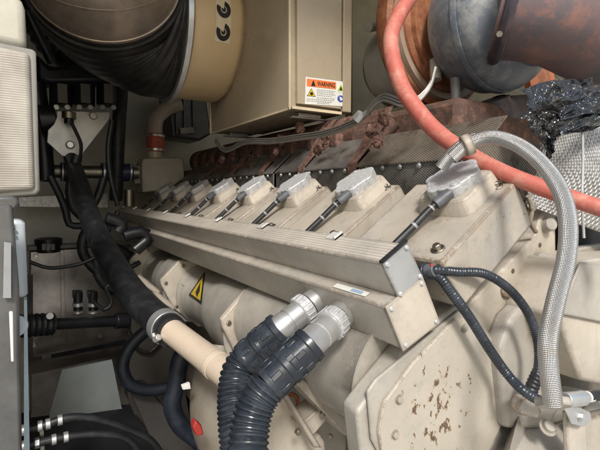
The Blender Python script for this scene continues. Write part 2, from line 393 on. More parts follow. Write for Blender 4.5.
m = MB(); m.cyl(gn, gn+(g1-gn)*.08, .0066, 12); m.build('cable_tie', M['tie'], cab_s)
LC = ['second cover from the front, beige with its grey metal cap and cable', 'third beige head cover from the front, partly behind the duct', 'fourth beige head cover from the front in the row', 'fifth beige head cover along the row', 'sixth beige head cover along the row, in shade', 'seventh beige head cover, small and shaded', 'farthest shaded head cover beside the beige valve block']
LK = ['black cable from the second nearest cap to the duct', 'black cable from the third nearest cap to the duct', 'black cable from the fourth cap, reaching the duct clips', 'black cable from the fifth cap down to the duct', 'thin black cable from the sixth cap', 'thin black cable from the seventh cap', 'farthest thin black cable beside the beige valve block']
for i in range(1, NCY):
    copy_tree(CV, (0, PITCH*i, 0), LC[i-1]); copy_tree(cab_s, (0, PITCH*i, 0), LK[i-1])

# ================================================================== WIRING DUCT
DY = .41; DE = 2.36
dt = thing('wiring_duct', 'long stepped beige wiring duct along the engine with bolted end plates', 'wiring duct', P(400, 340, Y=DY))
U4 = [(382,263),(405,243),(421,277),(398,298)]; L4 = [(385,307),(421,277),(438,322),(402,350)]
u_ = [P(x, y, Y=DY) for x, y in U4]; l_ = [P(x, y, Y=DY) for x, y in L4]
MB().prism(u_, (0, DE-DY, 0)).build('upper_channel', M['beige_duct'], dt, .003)
MB().prism([p+Vector((0,.001,0)) for p in l_], (0, DE-DY, 0)).build('lower_channel', M['beige_duct'], dt, .003)
def plate(pts, grow, th, name, mat):
    c = sum(pts, Vector())/len(pts); q = [c+(p-c)*grow for p in pts]
    return MB().prism([p-Vector((0, th, 0)) for p in q], (0, th+.0005, 0)).build(name, mat, dt, .001)
ep = plate(u_, 1.04, .003, 'end_plate', M['plate']); lp = plate(l_, 1.03, .0032, 'end_plate', M['beige_clean'])
for pts, par in ((u_, ep), (l_, lp)):
    c = sum(pts, Vector())/4
    for q in pts:
        m = MB(); w = c+(q-c)*.84-Vector((0, .003, 0)); m.lathe(w, (0,-1,0), [(0, .0036), (.0015, .0036), (.003, .0024)], 14); m.build('screw', M['alu'], par)
# black gasket line under lid edge
m = MB(); e = (u_[0]-u_[1]).normalized(); m.prism([u_[0]+e*.002+Vector((0,-.004,.001)), u_[1]-e*.001+Vector((0,-.004,.001)), u_[1]-e*.001+Vector((0,-.004,.0045)), u_[0]+e*.003+Vector((0,-.004,.004))], (0, .007, 0)); m.build('gasket', M['rubber'], dt)
# lid ribs on top face
tn = (u_[1]-u_[0]).normalized(); tt = Vector((-tn.z, 0, tn.x)); 
m = MB(); W = (u_[1]-u_[0]).length
for k in range(1, 8):
    a = u_[0]+tn*(W*k/8-.0004); m.prism([a, a+tn*.0007, a+tn*.0007+tt*.0004, a+tt*.0004], (0, DE-DY, 0))
m.build('lid_rib', M['beige_duct'], dt)
for i in range(NCY):
    y = .545+PITCH*i
    m = MB(); a = u_[1]-tn*.016; b = u_[1]+tn*.002
    for v, yy in ((a, y), (b, y)): v.y = yy
    m.prism([a, b, b+tt*.0025, a+tt*.0025], (0, .026, 0)); m.prism([a, b, b+tt*.006, a+tt*.006], (0, .004, 0)); m.build('lid_clip', M['clip'], dt)
# sticker and scratch on lower channel top
def on_step(px): return [P(x, y, Y=1)for x, y in px]
su = (l_[1]-l_[0]).normalized(); sn = Vector((-su.z, 0, su.x))
def step_pt(y, s, h=.0012): 
    v = l_[0]+su*s+sn*h; v.y = y; return v
MB().prism([step_pt(.455, .006), step_pt(.455, .016), step_pt(.53, .016), step_pt(.53, .006)], sn*.0006).build('sticker', M['white'], dt)
tagl = flat('sticker_blue_grey', (.30,.40,.55))
MB().prism([step_pt(.465, .008, .002), step_pt(.465, .014, .002), step_pt(.49, .014, .002), step_pt(.49, .008, .002)], sn*.0004).build('sticker_print', tagl, dt)

# ================================================================== FRONT COVER + CAM HOUSING
FY = .42
fp = [(368,392),(376,380),(459,311),(468,310),(500,343),(515,372),(518,395),(492,450),(478,476),(440,497),(392,478),(372,440)]
fc = thing('front_cover', 'pale beige octagonal cover plate with rust chips at the near end of the engine', 'cover plate', P(440, 490, Y=FY))
cc = P(438, 408, Y=FY)
CH = chipped(cc.x, cc.z)
pp_ = [(379,432),(384,404),(414,363),(456,319),(468,312),(498,344),(513,373),(516,395),(491,448),(477,473),(440,494),(398,476),(382,452)]
MB().pY(pp_, FY-.001, .006).build('cover_plate', CH, fc, .0015, 3)
MB().pY(fp, FY+.0045, .0065).build('gasket_ring', M['grey_beige'], fc, .003, 3)
for x, y in ((463,328),(511,397),(394,434),(501,362),(398,399)):
    m = MB(); c = P(x, y, Y=FY); m.lathe(c+Vector((0,.001,0)), (0,-1,0), [(0, .0085), (.0015, .0082), (.0025, .007)], 24); m.lathe(c-Vector((0,.001,0)), (0,-1,0), [(0,.0055),(.0045,.0055),(.0055,.004)], 6); m.build('cover_bolt', M['beige_clean'], fc, .0006)
# housing cross-section derived from the plate outline
po = [P(x, y, Y=FY) for x, y in fp]; pc = sum(po, Vector())/len(po)
def sec(y, s, dx=0, dz=0, q=None):
    return [Vector((pc.x+(p.x-pc.x)*s+dx, y, pc.z+(p.z-pc.z)*s+dz)) for p in (q or po)]
hs = thing('cam_housing', 'nearest dusty grey-beige housing behind the chipped front cover', 'housing', (pc.x, .6, pc.z-.15), 'housings below the wiring duct')
MB().pY([(357,412),(372,392),(404,352),(440,318),(462,302),(480,310),(515,342),(528,400),(505,470),(440,515),(385,505),(362,460)], FY+.0115, .035).build('front_flange', M['grey_beige'], hs, .006, 4)
pc = Vector((.548, 0, 1.5-.362))
def roundsec(y, r, dx=0, dz=0, n=48): return [Vector((pc.x+dx+math.cos(2*PI*j/n)*r, y, pc.z+dz+math.sin(2*PI*j/n)*r)) for j in range(n)]
RB = .084
MB().loft([roundsec(FY+.046, .120, -.046, .070), roundsec(FY+.058, .110, -.047, .074), roundsec(FY+.12, .107, -.048, .075), roundsec(.92, .104, -.044, .06)]).build('barrel', M['grey_beige'], hs)
def rib(y0, y1, ang, w, hgt, par, name='rib', mat='grey_beige'):
    a = math.radians(ang); rd = Vector((math.cos(a), 0, math.sin(a))); tg = Vector((-math.sin(a), 0, math.cos(a))); m = MB(); r = RB-.012
    base = Vector((pc.x, 0, pc.z)); q = lambda y, h, ww: [base+rd*r+tg*ww+Vector((0,y,0)), base+rd*(r+h)+tg*ww*.35+Vector((0,y,0)), base+rd*(r+h)-tg*ww*.35+Vector((0,y,0)), base+rd*r-tg*ww+Vector((0,y,0))]
    m.loft([q(y0, hgt+.01, w), q(y0+(y1-y0)*.3, hgt*.8+.01, w), q(y1, .008, w*.4)]); return m.build(name, M[mat], par, .004, 3)
rib(FY+.045, .62, 188, .022, .062, hs)
# square flanges + further housings
sq = [(x-.548, z+.362) for x, z in ((.370,-.290),(.372,-.305),(.412,-.390),(.50,-.47),(.62,-.47),(.70,-.36),(.60,-.24),(.47,-.232),(.437,-.226))]
def flange(y, par, th=.018, mat='beige_clean'):
    m = MB(); m.prism([Vector((pc.x+a*1.0, y, pc.z+b*1.0)) for a, b in sq], (0, th, 0)); f = m.build('flange', M[mat], par, .004, 3)
    for a, b in ((-.160,.062),(-.10,.115),(-.125,-.022)):
        m = MB(); m.lathe((pc.x+a, y, pc.z+b), (0,-1,0), [(0,.0065),(.003,.0065),(.004,.005)], 6); m.build('flange_bolt', M['bolt'], f)
    return f
flange(.92, hs)
h2 = thing('cam_housing', 'grey-beige housing with the yellow warning triangle, below the duct', 'housing', (pc.x, 1.0, pc.z-.15), 'housings below the wiring duct')
HPROF = [(0, .122, -.044, .028), (.03, .119, -.044, .028), (.28, .113, -.042, .026), (.5, .100, -.03, .018), (.8, .094, -.022, .010), (.96, .097, -.02, .010), (1, .108, -.02, .010)]
def housing(par, y0, y1):
    L = y1-y0
    MB().loft([roundsec(y0+L*t, q, dx, dz) for t, q, dx, dz in HPROF]).build('barrel', M['grey_beige'], par)
    for a_, t0, t1 in ((165, 0, .3), (205, 0, .3), (150, 1, .72)): rib(y0+L*t0, y0+L*t1, a_, .03, .045, par)
housing(h2, .94, 1.45); flange(1.45, h2)
for a in (140,):
    m = MB(); rd = Vector((math.cos(math.radians(a)), 0, math.sin(math.radians(a)))); m.hexa(Vector((pc.x, .985, pc.z))+rd*(RB+.012)+Vector((-.03,0,.02)), rd, .012, .03)
    m.build('housing_bolt', M['steel'], h2)
h3 = thing('cam_housing', 'shaded grey housing beyond the farther square flange', 'housing', (pc.x, 1.5, pc.z-.15), 'housings below the wiring duct'); housing(h3, 1.47, 1.95); flange(1.95, h3)
h4 = thing('cam_housing', 'farthest dark housing under the far end of the duct', 'housing', (pc.x, 2.0, pc.z-.15), 'housings below the wiring duct'); housing(h4, 1.97, 2.35)
# yellow warning triangle on 2nd housing (curved patch)
def surf(x, y, h):
    """point of the second housing's skin seen at a photo position"""
    y0, L = .94, .51; t = .9
    while t < 2.2:
        p = P(x, y, d=t); k = (p.y-y0)/L
        if 0 <= k <= 1:
            for (ta, ra, xa, za), (tb_, rb_, xb, zb) in zip(HPROF, HPROF[1:]):
                if ta <= k <= tb_:
                    f = (k-ta)/(tb_-ta); rad = ra+(rb_-ra)*f+h; cx = pc.x+xa+(xb-xa)*f; cz = pc.z+za+(zb-za)*f
                    if math.hypot(p.x-cx, p.z-cz) <= rad: return p
        t += .001
    return P(x, y, d=1.2)
def tri_patch(A, B, C, h, n=8):
    m = MB(); vs = []; idx = {}; fs = []
    for i in range(n+1):
        for j in range(n+1-i):
            w = (i/n, j/n, 1-i/n-j/n); idx[(i, j)] = len(vs)
            vs.append(surf(A[0]*w[2]+B[0]*w[0]+C[0]*w[1], A[1]*w[2]+B[1]*w[0]+C[1]*w[1], h))
    for i in range(n):
        for j in range(n-i):
            fs.append((idx[(i,j)], idx[(i+1,j)], idx[(i,j+1)]))
            if i+j < n-1: fs.append((idx[(i+1,j)], idx[(i+1,j+1)], idx[(i,j+1)]))
    m.add(vs, fs); return m
wt = thing('warning_triangle', 'small yellow and black warning triangle sticker on the grey housing', 'warning sticker', surf(197, 290, .002))
A, B, C = (205, 271), (188.5, 295), (201, 304)
tri_patch(A, B, C, .0025).build('black_border', M['black'], wt)
g = ((A[0]+B[0]+C[0])/3, (A[1]+B[1]+C[1])/3); sh = lambda p, s: (g[0]+(p[0]-g[0])*s, g[1]+(p[1]-g[1])*s)
tri_patch(sh(A,.76), sh(B,.76), sh(C,.76), .0045).build('yellow_field', M['yellow'], wt)
tri_patch((g[0]+2.2, g[1]-8), (g[0]-2.2, g[1]+1), (g[0]+1.3, g[1]+1.6), .0065).build('pictogram', M['black'], wt)
tri_patch((g[0]-1.5, g[1]+7), (g[0]+1.5, g[1]-.5), (g[0]-2.8, g[1]+1.5), .0068).build('pictogram', M['black'], wt)

# ================================================================== CONNECTORS + BIG CONDUITS
def conduit(name_label, base, joint, clampend, path, rpx, grp):
    t = thing('flexible_conduit', name_label, 'conduit', path[-1], grp)
    ax = (joint-base).normalized(); r = px2m(rpx, joint); L = (joint-base).length
    m = MB(); m.lathe(base, ax, [(0, r*1.12), (.006, r*1.12), (.0065, r*.96), (L*.30, r*.96), (L*.30, r*1.0)], 40)
    m.build('metal_adapter', M['steel'], t)
    m = MB(); n = 40; rings = []
    for h, s in ((L*.32, 1.0), (L*.33, 1.10), (L*.52, 1.12), (L*.53, 1.02)): rings.append((h, r*s))
    m.lathe(base, ax, rings, 40)
    tmp = ax.cross(Vector((0,0,1))).normalized(); b2 = ax.cross(tmp)
    for j in range(18):
        a = 2*PI*j/18; rd = tmp*math.cos(a)+b2*math.sin(a); tg = -tmp*math.sin(a)+b2*math.cos(a); c = base+ax*(L*.34)+rd*r*1.11
        m.prism([c-tg*r*.085, c+tg*r*.085, c+tg*r*.06+rd*r*.06, c-tg*r*.06+rd*r*.06], ax*(L*.17))
    m.build('locking_ring', M['alu'], t, .0006)
    MB().lathe(base+ax*L*.53, ax, [(0, r*.96), (L*.25, r*.97), (L*.26, r*.9), (L*.30, r*.9), (L*.31, r*.97), (L*.60, r*.97)], 40).build('metal_sleeve', M['steel'], t)
    # plastic clamp shell
    a2 = (clampend-joint).normalized(); L2 = (clampend-joint).length
    m = MB(); m.lathe(joint-a2*.004, a2, [(0, r*1.02), (0.0, r*1.2), (L2*.12, r*1.24), (L2*.13, r*1.17), (L2*.5, r*1.17), (L2*.51, r*1.24), (L2*.62, r*1.24), (L2*.63, r*1.17), (L2*.88, r*1.15), (L2*.9, r*1.22), (L2, r*1.2), (L2, r*.9)], 44)
    tmp = a2.cross(Vector((0,0,1))).normalized(); b2 = a2.cross(tmp)
    for j in range(7):
        for (h0, h1, off) in ((.16, .34, 0), (.34, .48, .3), (.66, .85, .1)):
            a = 2*PI*(j+off)/7; rd = tmp*math.cos(a)+b2*math.sin(a); tg = -tmp*math.sin(a)+b2*math.cos(a); c = joint+a2*(L2*h0)+rd*r*1.14
            m.prism([c-tg*r*.2, c+tg*r*.2, c+tg*r*.17+rd*r*.11, c-tg*r*.17+rd*r*.11], a2*(L2*(h1-h0)))
    m.build('plastic_clamp', M['conduit'], t, .0012)
    MB().tube(path, r*1.22, 40, .0014, (.0076, .12)).build('corrugated_hose', M['conduit'], t)
    return t
J1b = P(321, 296, X=.418); J1 = P(279, 329, X=.335); J1e = P(243, 361, X=.285)
K1b = P(348, 309, X=.418); K1 = P(310, 344, X=.325); K1e = P(266, 387, X=.262)
gp = 'pair of corrugated conduits plugged in under the duct'
conduit('far conduit of the pair: black corrugated hose on a silver connector', J1b, J1, J1e, [P(246,358,X=.29), P(238,372,X=.275), P(235,394,X=.262), P(236,422,X=.252), P(240,460,X=.245), P(248,540,X=.24)], 14, gp)
conduit('near conduit of the pair: thick black corrugated hose on a silver connector', K1b, K1, K1e, [P(269,384,X=.266), P(258,400,X=.25), P(251,422,X=.237), P(248,450,X=.226), P(246,490,X=.216), P(244,560,X=.21)], 15.6, gp)

# ================================================================== BRACKETS BELOW THE HOUSING
br = thing('support_bracket', 'beige ribbed bracket under the near housing, behind the corrugated hoses', 'bracket', P(300, 450, Y=0.650))
MB().pY([(246,372),(262,368),(325,440),(330,470),(240,470),(225,430),(222,410)], 0.670, .012).build('bracket_plate', M['beige_clean'], br, .003)
MB().pY([(300,426),(338,392),(346,398),(312,438)], 0.635, .05).build('bracket_rib', M['beige_clean'], br, .003)
MB().pY([(296,384),(306,380),(352,424),(366,436),(362,446),(346,436)], 0.610, .06).build('bracket_rib', M['beige_clean'], br, .003)
MB().pY([(262,372),(300,380),(306,390),(272,384)], 0.625, .03).build('bracket_rib', M['beige_clean'], br, .003)
MB().pY([(268,372),(274,372),(322,448),(314,448)], 0.620, .012).build('bracket_bar', M['beige'], br, .002)
for x, y in ((317,404),(322,412),(329,436),(297,431)):
    m = MB(); m.hexa(P(x, y, Y=0.620), (0,-1,0), .006, .008); m.build('bracket_bolt', M['bolt'], br, .0006)
MB().pY([(262,385),(300,385),(350,430),(350,480),(262,480)], 0.750, .01).build('back_plate', M['grey_beige'], br, .003)
MB().tube([P(282,392,Y=0.700), P(297,397,Y=0.690), P(296,412,Y=0.690), P(284,425,Y=0.700)], .004, 10).build('bracket_hose', M['copper'], br)
sl = thing('lower_casing', 'smooth warm grey rounded casing behind the hoses at the bottom', 'casing', P(215, 440, Y=.8))
MB().tube([P(222,345,Y=1.0), P(218,380,Y=.98), P(222,415,Y=.95), P(238,460,Y=.95), P(250,520,Y=.95)], [.05,.062,.075,.08,.08], 28).build('casing_body', paint('warm_grey_paint', (.20,.175,.14), .5), sl)
MB().pY([(193,428),(196,421),(202,426),(204,435),(197,437)], .80, .02).build('red_tab', M['red'], sl, .003)
MB().pY([(182,386),(190,383),(191,389),(183,390)], .90, .01).build('white_tag', M['white'], sl, .001)

# ================================================================== TAN COOLANT PIPE + BLACK HOSE
cp = thing('coolant_pipe', 'cream painted pipe crossing diagonally below the housings', 'pipe', P(250, 395, d=.72))
rr = px2m(13, P(190,345,d=.92))
MB().tube([P(160,322,d=1.0), P(190,345,d=.92), P(222,370,d=.83), P(262,402,d=.74)], rr, 32, .01).build('pipe_body', M['coolant'], cp)
MB().cyl(P(214,363.5,d=.852), P(218,367,d=.842), rr*1.06, 32).build('weld_bead', M['coolant'], cp, .002)
bh = thing('coolant_hose', 'thick matte black hose hanging from the filters down to the cream pipe', 'hose', P(165, 328, d=.98))
MB().tube([P(69,146,d=1.93), P(73,164,d=1.78), P(79,182,d=1.62), P(92,222,d=1.4), P(112,262,d=1.25), P(136,298,d=1.12), P(172,332,d=.965)], [.030,.030,.032,.034,.036,.038,.036], 28, .012).build('hose_body', M['rubber'], bh)
m = MB(); a = P(163,324.5,d=1.0); b = P(168,328.5,d=.98); m.cyl(a, b, .0395, 32); m.cyl(P(156,341,d=.95), P(153,333,d=.95), .006, 10); m.cyl(P(155,340,d=.945), P(159,337,d=.94), .008, 8); m.build('hose_clamp', M['steel'], bh, .001)

# ================================================================== AIR BOX WITH WARNING LABEL
BXX, BY0, BY1, BZ = .65, 1.078, 1.70, 1.743
bx = thing('air_box', 'tall beige sheet metal box with an orange warning label on its near face', 'box', (.75, 1.4, BZ))
MB().box((BXX, BY0, BZ), (.826, BY1, 2.42)).build('box_body', M['box_paint'], bx, .004)
MB().box((.668, BY0-.012, BZ+.012), (.826, BY0-.001, 2.42)).build('front_panel', M['box_paint'], bx, .002)
MB().box((.829, BY0-.016, BZ+.004), (.862, BY1-.05, 2.42)).build('side_flange', M['box_paint'], bx, .003)
m = MB(); m.box((BXX-.004, BY0-.003, BZ-.004), (BXX+.001, BY0+.004, 2.42)); m.box((BXX-.004, BY0, BZ-.005), (BXX+.001, BY1, BZ+.001)); m.box((BXX, BY0-.014, BZ-.004), (.826, BY0-.010, BZ+.004)); m.box((BXX-.004, BY1-.002, BZ-.004), (BXX+.001, BY1+.004, 2.42)); m.build('edge_strip', paint('pale_edge_paint', (.62,.52,.36), .35, dirt=0), bx)  # paler thin strips laid along the box edges
for y in (BY0+.03, BY1-.08):
    m = MB(); m.box((.70, y, BZ-.014), (.78, y+.03, BZ-.002)); m.box((.68, y+.005, BZ-.018), (.83, y+.025, BZ-.013)); m.build('mounting_foot', M['steel'], bx, .002)
# label
wl = thing('warning_label', 'white warning label with orange WARNING header and small pictograms', 'label', P(326, 105, Y=BY0-.0125))
LY = BY0-.0125
def lab(px, k, mat, name): 
    return MB().prism([P(x, y, Y=LY) - Vector((0, .0006*k, 0)) for x, y in px], (0, .0004, 0)).build(name, mat, wl)
def lm(u, v):  # label uv -> px
    a = (305.6+(345.5-305.6)*u, 76.8+(82-76.8)*u); b = (304.8+(345.5-304.8)*u, 104+(106.5-104)*u); return (a[0]+(b[0]-a[0])*v, a[1]+(b[1]-a[1])*v)
R4 = lambda u0, v0, u1, v1: [lm(u0, v0), lm(u1, v0), lm(u1, v1), lm(u0, v1)]
lab(R4(0,0,1,1), 1, M['white'], 'label_sheet'); lab(R4(.03,.06,.76,.34), 2, M['orange'], 'header_band')
lab([lm(.19,.09), lm(.245,.31), lm(.135,.31)], 3, M['black'], 'header_triangle')
vs, fs = text_mesh('WARNING', 1, 'warning_text'); w = max(v.x for v in vs)-min(v.x for v in vs); h = max(v.y for v in vs)-min(v.y for v in vs); cyy = (max(v.y for v in vs)+min(v.y for v in vs))/2
m = MB(); m.add([P(*lm(.51+v.x/w*.44, .20-(v.y-cyy)/h*.17), Y=LY)-Vector((0,.0021,0)) for v in vs], fs); m.build('header_text', M['black'], wl)
lab([lm(.15,.40), lm(.26,.70), lm(.04,.70)], 2, M['black'], 'hazard_triangle'); lab([lm(.15,.43), lm(.245,.685), lm(.055,.685)], 3, M['yellow'], 'hazard_field')
lab([lm(.12,.55), lm(.18,.55), lm(.19,.63), lm(.15,.67), lm(.11,.63)], 4, M['black'], 'hazard_mark')
m = MB()
for r_, (v, u0, u1) in enumerate([(.42,.29,.74),(.49,.29,.70),(.56,.29,.74),(.63,.29,.66),(.72,.29,.74),(.79,.04,.72),(.86,.04,.66),(.92,.30,.6)]):
    u = u0
    while u < u1:
        du = random.uniform(.025,.06); q = [P(*lm(a, b), Y=LY)-Vector((0,.0012,0)) for a, b in ((u,v),(min(u+du,u1),v),(min(u+du,u1),v+.028),(u,v+.028))]; m.prism(q, (0,.0003,0)); u += du+.014
m.build('small_print', M['textgrey'], wl)
lab(R4(.785,.06,.965,.46), 2, flat('label_pale_green', (.72,.78,.66)), 'side_field'); lab([lm(.875,.12), lm(.955,.40), lm(.795,.40)], 3, M['green'], 'side_triangle'); lab([lm(.875,.2), lm(.91,.36), lm(.84,.36)], 4, M['black'], 'side_mark')
lab([lm(.875+.082*math.cos(a*PI/10), .70+.135*math.sin(a*PI/10)) for a in range(20)], 3, M['blue'], 'blue_disc')
lab([lm(.84,.62), lm(.90,.66), lm(.92,.74), lm(.87,.79), lm(.85,.72)], 4, M['white'], 'disc_mark')

# ================================================================== INTAKE PIPE, BOOT, METAL ELBOW
PY, PZ, PR = 1.60, 2.085, .235
ip = thing('intake_pipe', 'large tan intake pipe with black lettering strip joining the box', 'pipe', (.56, PY, PZ-PR))
ox = Vector((0, PY, PZ))
MB().lathe(ox+Vector((.475,0,0)), (1,0,0), [(0, PR*.985), (.003, PR), (.155, PR), (.165, PR*.985), (.175, PR*.95)], 96).build('pipe_body', M['pipe_tan'], ip)
def oncyl(x, a, h=.0012): return Vector((x, PY-math.cos(a)*(PR+h), PZ-math.sin(a)*(PR+h)))   # a: 0 = near side, +down
m = MB(); x0, x1 = .545, .598
vs = [oncyl(x, math.radians(a)) for a in range(-50, 24, 3) for x in (x0, x1)]; m.add(vs, [(2*i, 2*i+1, 2*i+3, 2*i+2) for i in range(len(vs)//2-1)]); m.build('lettering_strip', flat('cream_decal', (.70,.60,.42)), ip)
def cglyph(ac):
    m = MB(); xc = (x0+x1)/2; n = 22
    def pt(r, t, sc=1): return oncyl(xc+math.cos(t)*r, (ac*PR+math.sin(t)*r*1.12)/PR, .0024)
    A0, A1 = math.radians(-78), math.radians(206)
    out = [pt(.0245, A0+(A1-A0)*i/n) for i in range(n+1)]; inn = [pt(.0100+.001*math.sin(i/n*PI), A0+(A1-A0)*i/n) for i in range(n+1)]
    o = m.add(out+inn, [(i, i+1, n+2+i, n+1+i) for i in range(n)])
    i2 = [pt(.0078, A0+(A1-A0)*i/n) for i in range(n+1)]; i3 = [pt(.0005, A0+(A1-A0)*i/n) for i in range(n+1)]
    m.add(i2+i3, [(i, i+1, n+2+i, n+1+i) for i in range(n)])
    return m
for d in (-20, -3, 14): cglyph(math.radians(d)).build('letter', M['black'], ip)
bt = thing('rubber_boot', 'black ribbed rubber elbow boot clamped to the tan intake pipe', 'rubber boot', (.35, PY, PZ-PR))
E0 = ox+Vector((.485, 0, 0))
path = [E0+Vector((-.022,0,0)), E0+Vector((-.07,0,0)), Vector((.375,1.59,2.09)), Vector((.30,1.555,2.105)), Vector((.25,1.50,2.12)), Vector((.225,1.43,2.135))]
MB().tube(path, [PR*1.0, PR*1.04, PR*1.03, PR*1.01, PR*.99, PR*.97], 72, .005, (.030, .010)).build('boot_body', M['boot'], bt)
MB().lathe(E0+Vector((-.035,0,0)), (1,0,0), [(0, PR*1.06), (0.0, PR*1.09), (.016, PR*1.09), (.016, PR*1.06)], 96).build('band_clamp', M['steel'], bt)
me_ = thing('metal_elbow', 'brown metal duct end rising out of the black rubber boot', 'duct', path[-1])
dv = Vector((-.30,-.93,.24)).normalized(); q = path[-1]
MB().lathe(q-dv*.03, dv, [(0, PR*.95), (.03, PR*.93)], 96).build('duct_collar', M['boot'], me_)
mb_ = paint('brown_metal', (.36,.29,.23), .27, var=.3, dirt=.1, metal=.35, scale=7)
MB().lathe(q-dv*.02, dv, [(0, PR*.90), (.030, PR*.90), (.032, PR*.925), (.036, PR*.925), (.038, PR*.90)], 96).build('duct_rim', mb_, me_)
tp = [q-dv*.01, q+dv*.03, q+dv*.06+Vector((.004,.0,.035)), q+dv*.08+Vector((.01,.02,.10)), q+dv*.08+Vector((.02,.03,.30))]
MB().tube(tp, [PR*.905]*5, 80, .008).build('duct_body', mb_, me_)
MB().lathe(q+dv*.052+Vector((0,0,.012)), (dv+Vector((0,0,.35))).normalized(), [(0, PR*.90), (.001, PR*.915), (.004, PR*.915), (.005, PR*.90)], 96).build('weld_seam', mb_, me_)

# ================================================================== HEAT SHIELDS
SX = .70
hsg = 'dimpled heat shields behind the head covers'
hl = ['near warm-lit dimpled heat shield under the red hose', 'dark dimpled heat shield behind the second and third covers', 'dark dimpled heat shield behind the middle covers', 'dark dimpled heat shield behind the far covers']
YS = [.50, .86, 1.28, 1.74, 2.3]
for i in range(4):
    y0, y1 = YS[i], YS[i+1]-.018
    t = thing('heat_shield', hl[i], 'heat shield', XZ(SX, -.03, y0), hsg)
    x = SX+.005
    m = MB(); m.prism([XZ(x, -.06, y0), XZ(x+.004, -.06, y0), XZ(x+.006, .066, y0), XZ(x+.002, .066, y0)], (0, y1-y0, 0)); m.build('lower_panel', M['shield'], t, .001)
    m = MB(); m.prism([XZ(x-.004, .064, y0), XZ(x+.085, .146, y0), XZ(x+.085, .150, y0), XZ(x-.004, .068, y0)], (0, y1-y0, 0)); m.build('upper_panel', M['shield_warm_lit'] if i == 0 else M['shield'], t, .001)
    n = int((y1-y0)/.055)
    for k in range(n):
        m = MB(); m.hexa(XZ(x-.001, .058, y0+.03+k*.055), (-1,0,0), .0045, .006); m.cyl(XZ(x-.002, .058, y0+.03+k*.055), XZ(x-.004, .058, y0+.03+k*.055), .0065, 10); m.build('shield_screw', M['steel'], t)

# ================================================================== EXHAUST MANIFOLD (rusty)
vp = thing('exhaust_backing', 'dark rusty backing box filling the valley behind the manifold', 'housing', XZ(1.1, -.02, 1.5))  # box added as dark backing that hides the pale wall
MB().box((.93, .72, 1.45), (1.5, 2.5, 1.745)).build('backing_body', M['rust'], vp, .02)
for y in (1.2, 1.45): MB().box((.905, y, 1.5), (.94, y+.06, 1.75)).build('housing_rib', M['rust_grey'], vp, .006)
MB().prism([P(446,118,Y=.86), P(492,108,Y=.86), P(560,124,Y=.86), P(590,170,Y=.86), P(452,150,Y=.86)], (0,.04,0)).build('end_plate', M['turbo_dark'], vp, .006)
mf = thing('exhaust_manifold', 'rusty exhaust manifold running under the beige box', 'manifold', XZ(.80, .12, 1.3))
MB().tube([XZ(.86, .165, .98), XZ(.85, .175, 1.5), XZ(.85, .175, 2.4)], .062, 24, .03).build('manifold_tube', M['rust'], mf)
MB().box((.70+.03, 1.5, 1.56), (.95, 2.4, 1.62)).build('manifold_log', M['rust'], mf, .01)
for y in [1.02+.125*i for i in range(11)]:
    MB().cyl(XZ(.842, .158, y), XZ(.842, .158, y+.03), .072, 28).build('manifold_band', M['rust' if int(y*40) % 2 else 'lagging'], mf, .003)
for y in [1.075+.25*i for i in range(5)]:
    m = MB(); m.prism([XZ(.745, .075, y), XZ(.80, .215, y), XZ(.815, .215, y), XZ(.815, .075, y)], (0, .012, 0)); m.build('manifold_fin', M['lagging'], mf, .002)
def lump(cx, n, r, par, name, mat, stretch=(1,1,1)):
    bm = bmesh.new(); bmesh.ops.create_icosphere(bm, subdivisions=4, radius=1)
    from mathutils import noise
    m = MB(); vs = []
    for v in bm.verts:
        k = 1+.45*noise.fractal(v.co*2.1+Vector((n*7.1, 0, 0)), 1, 2, 5); vs.append(Vector((v.co.x*r*stretch[0]*k, v.co.y*r*stretch[1]*k, v.co.z*r*stretch[2]*k))+Vector(cx))
    m.add(vs, [tuple(v.index for v in f.verts) for f in bm.faces]); bm.free(); return m.build(name, mat, par, angle=70)
for i, (x, y, s, d_) in enumerate([(385,118,.030,.95),(372,130,.028,.93),(378,142,.024,.9),(325,134,.03,1.15),(318,150,.024,1.12),(281,140,.03,1.4),(276,152,.022,1.4),(222,160,.028,1.7),(350,122,.024,1.1),(300,128,.03,1.3)]):
    lump(P(x, y, d=d_+.03), i, s*.5, mf, 'lagging_clump', M['lagging'], (.8, 1.0, 1.15))
for y in (.86, 1.10, 1.36, 1.62, 1.90):
    w_ = .017
    m = MB(); m.loft([[XZ(x, z, y-w_*k), XZ(x, z, y+w_*k), XZ(x+.006, z+.004, y+w_*k), XZ(x+.006, z+.004, y-w_*k)] for x, z, k in ((.699,-.02,.7),(.697,.03,.8),(.700,.075,1.0),(.740,.118,1.2),(.778,.172,1.9),(.80,.22,2.2))]); m.build('support_strap', M['lagging'], mf, .003)
    MB().tube([XZ(.75, .10, y), XZ(.80, .15, y+.01), XZ(.83, .19, y)], [.022,.024,.03], 16, .01).build('riser', M['rust'], mf)
    m = MB(); m.box((.765, y-.034, 1.5+.125), (.80, y+.034, 1.5+.145)); m.hexa(XZ(.775, .146, y-.02), (0,0,1), .009, .012); m.build('manifold_lug', M['rust'], mf, .003)
# ================================================================== silver wire bundle
wb = thing('wire_bundle', 'bundle of silver braided wires drooping from the turbo under the beige box', 'wires', P(300, 138, d=1.1))
main = [(434,70,.87),(431,82,.87),(424,93,.87),(412,103,.87),(398,102,.88),(384,97,.9),(374,103,.92),(364,115,.95),(350,124,1.0),(325,133,1.08),(300,137,1.17),(270,141,1.3),(245,142,1.42),(225,150,1.5),(215,140,1.55)]
for k, off in enumerate((-.006, 0, .006)):
    MB().tube([P(x, y, d=d_)+Vector((0,0,off))+Vector((.002*k,0,0)) for x, y, d_ in main], .0037, 10, .012, (.006,.12)).build('wire', M['wire'], wb)
m = MB(); m.cyl(P(362,114,d=.955), P(357,120,d=.965), .012, 12); m.build('wire_clip', M['steel'], wb)

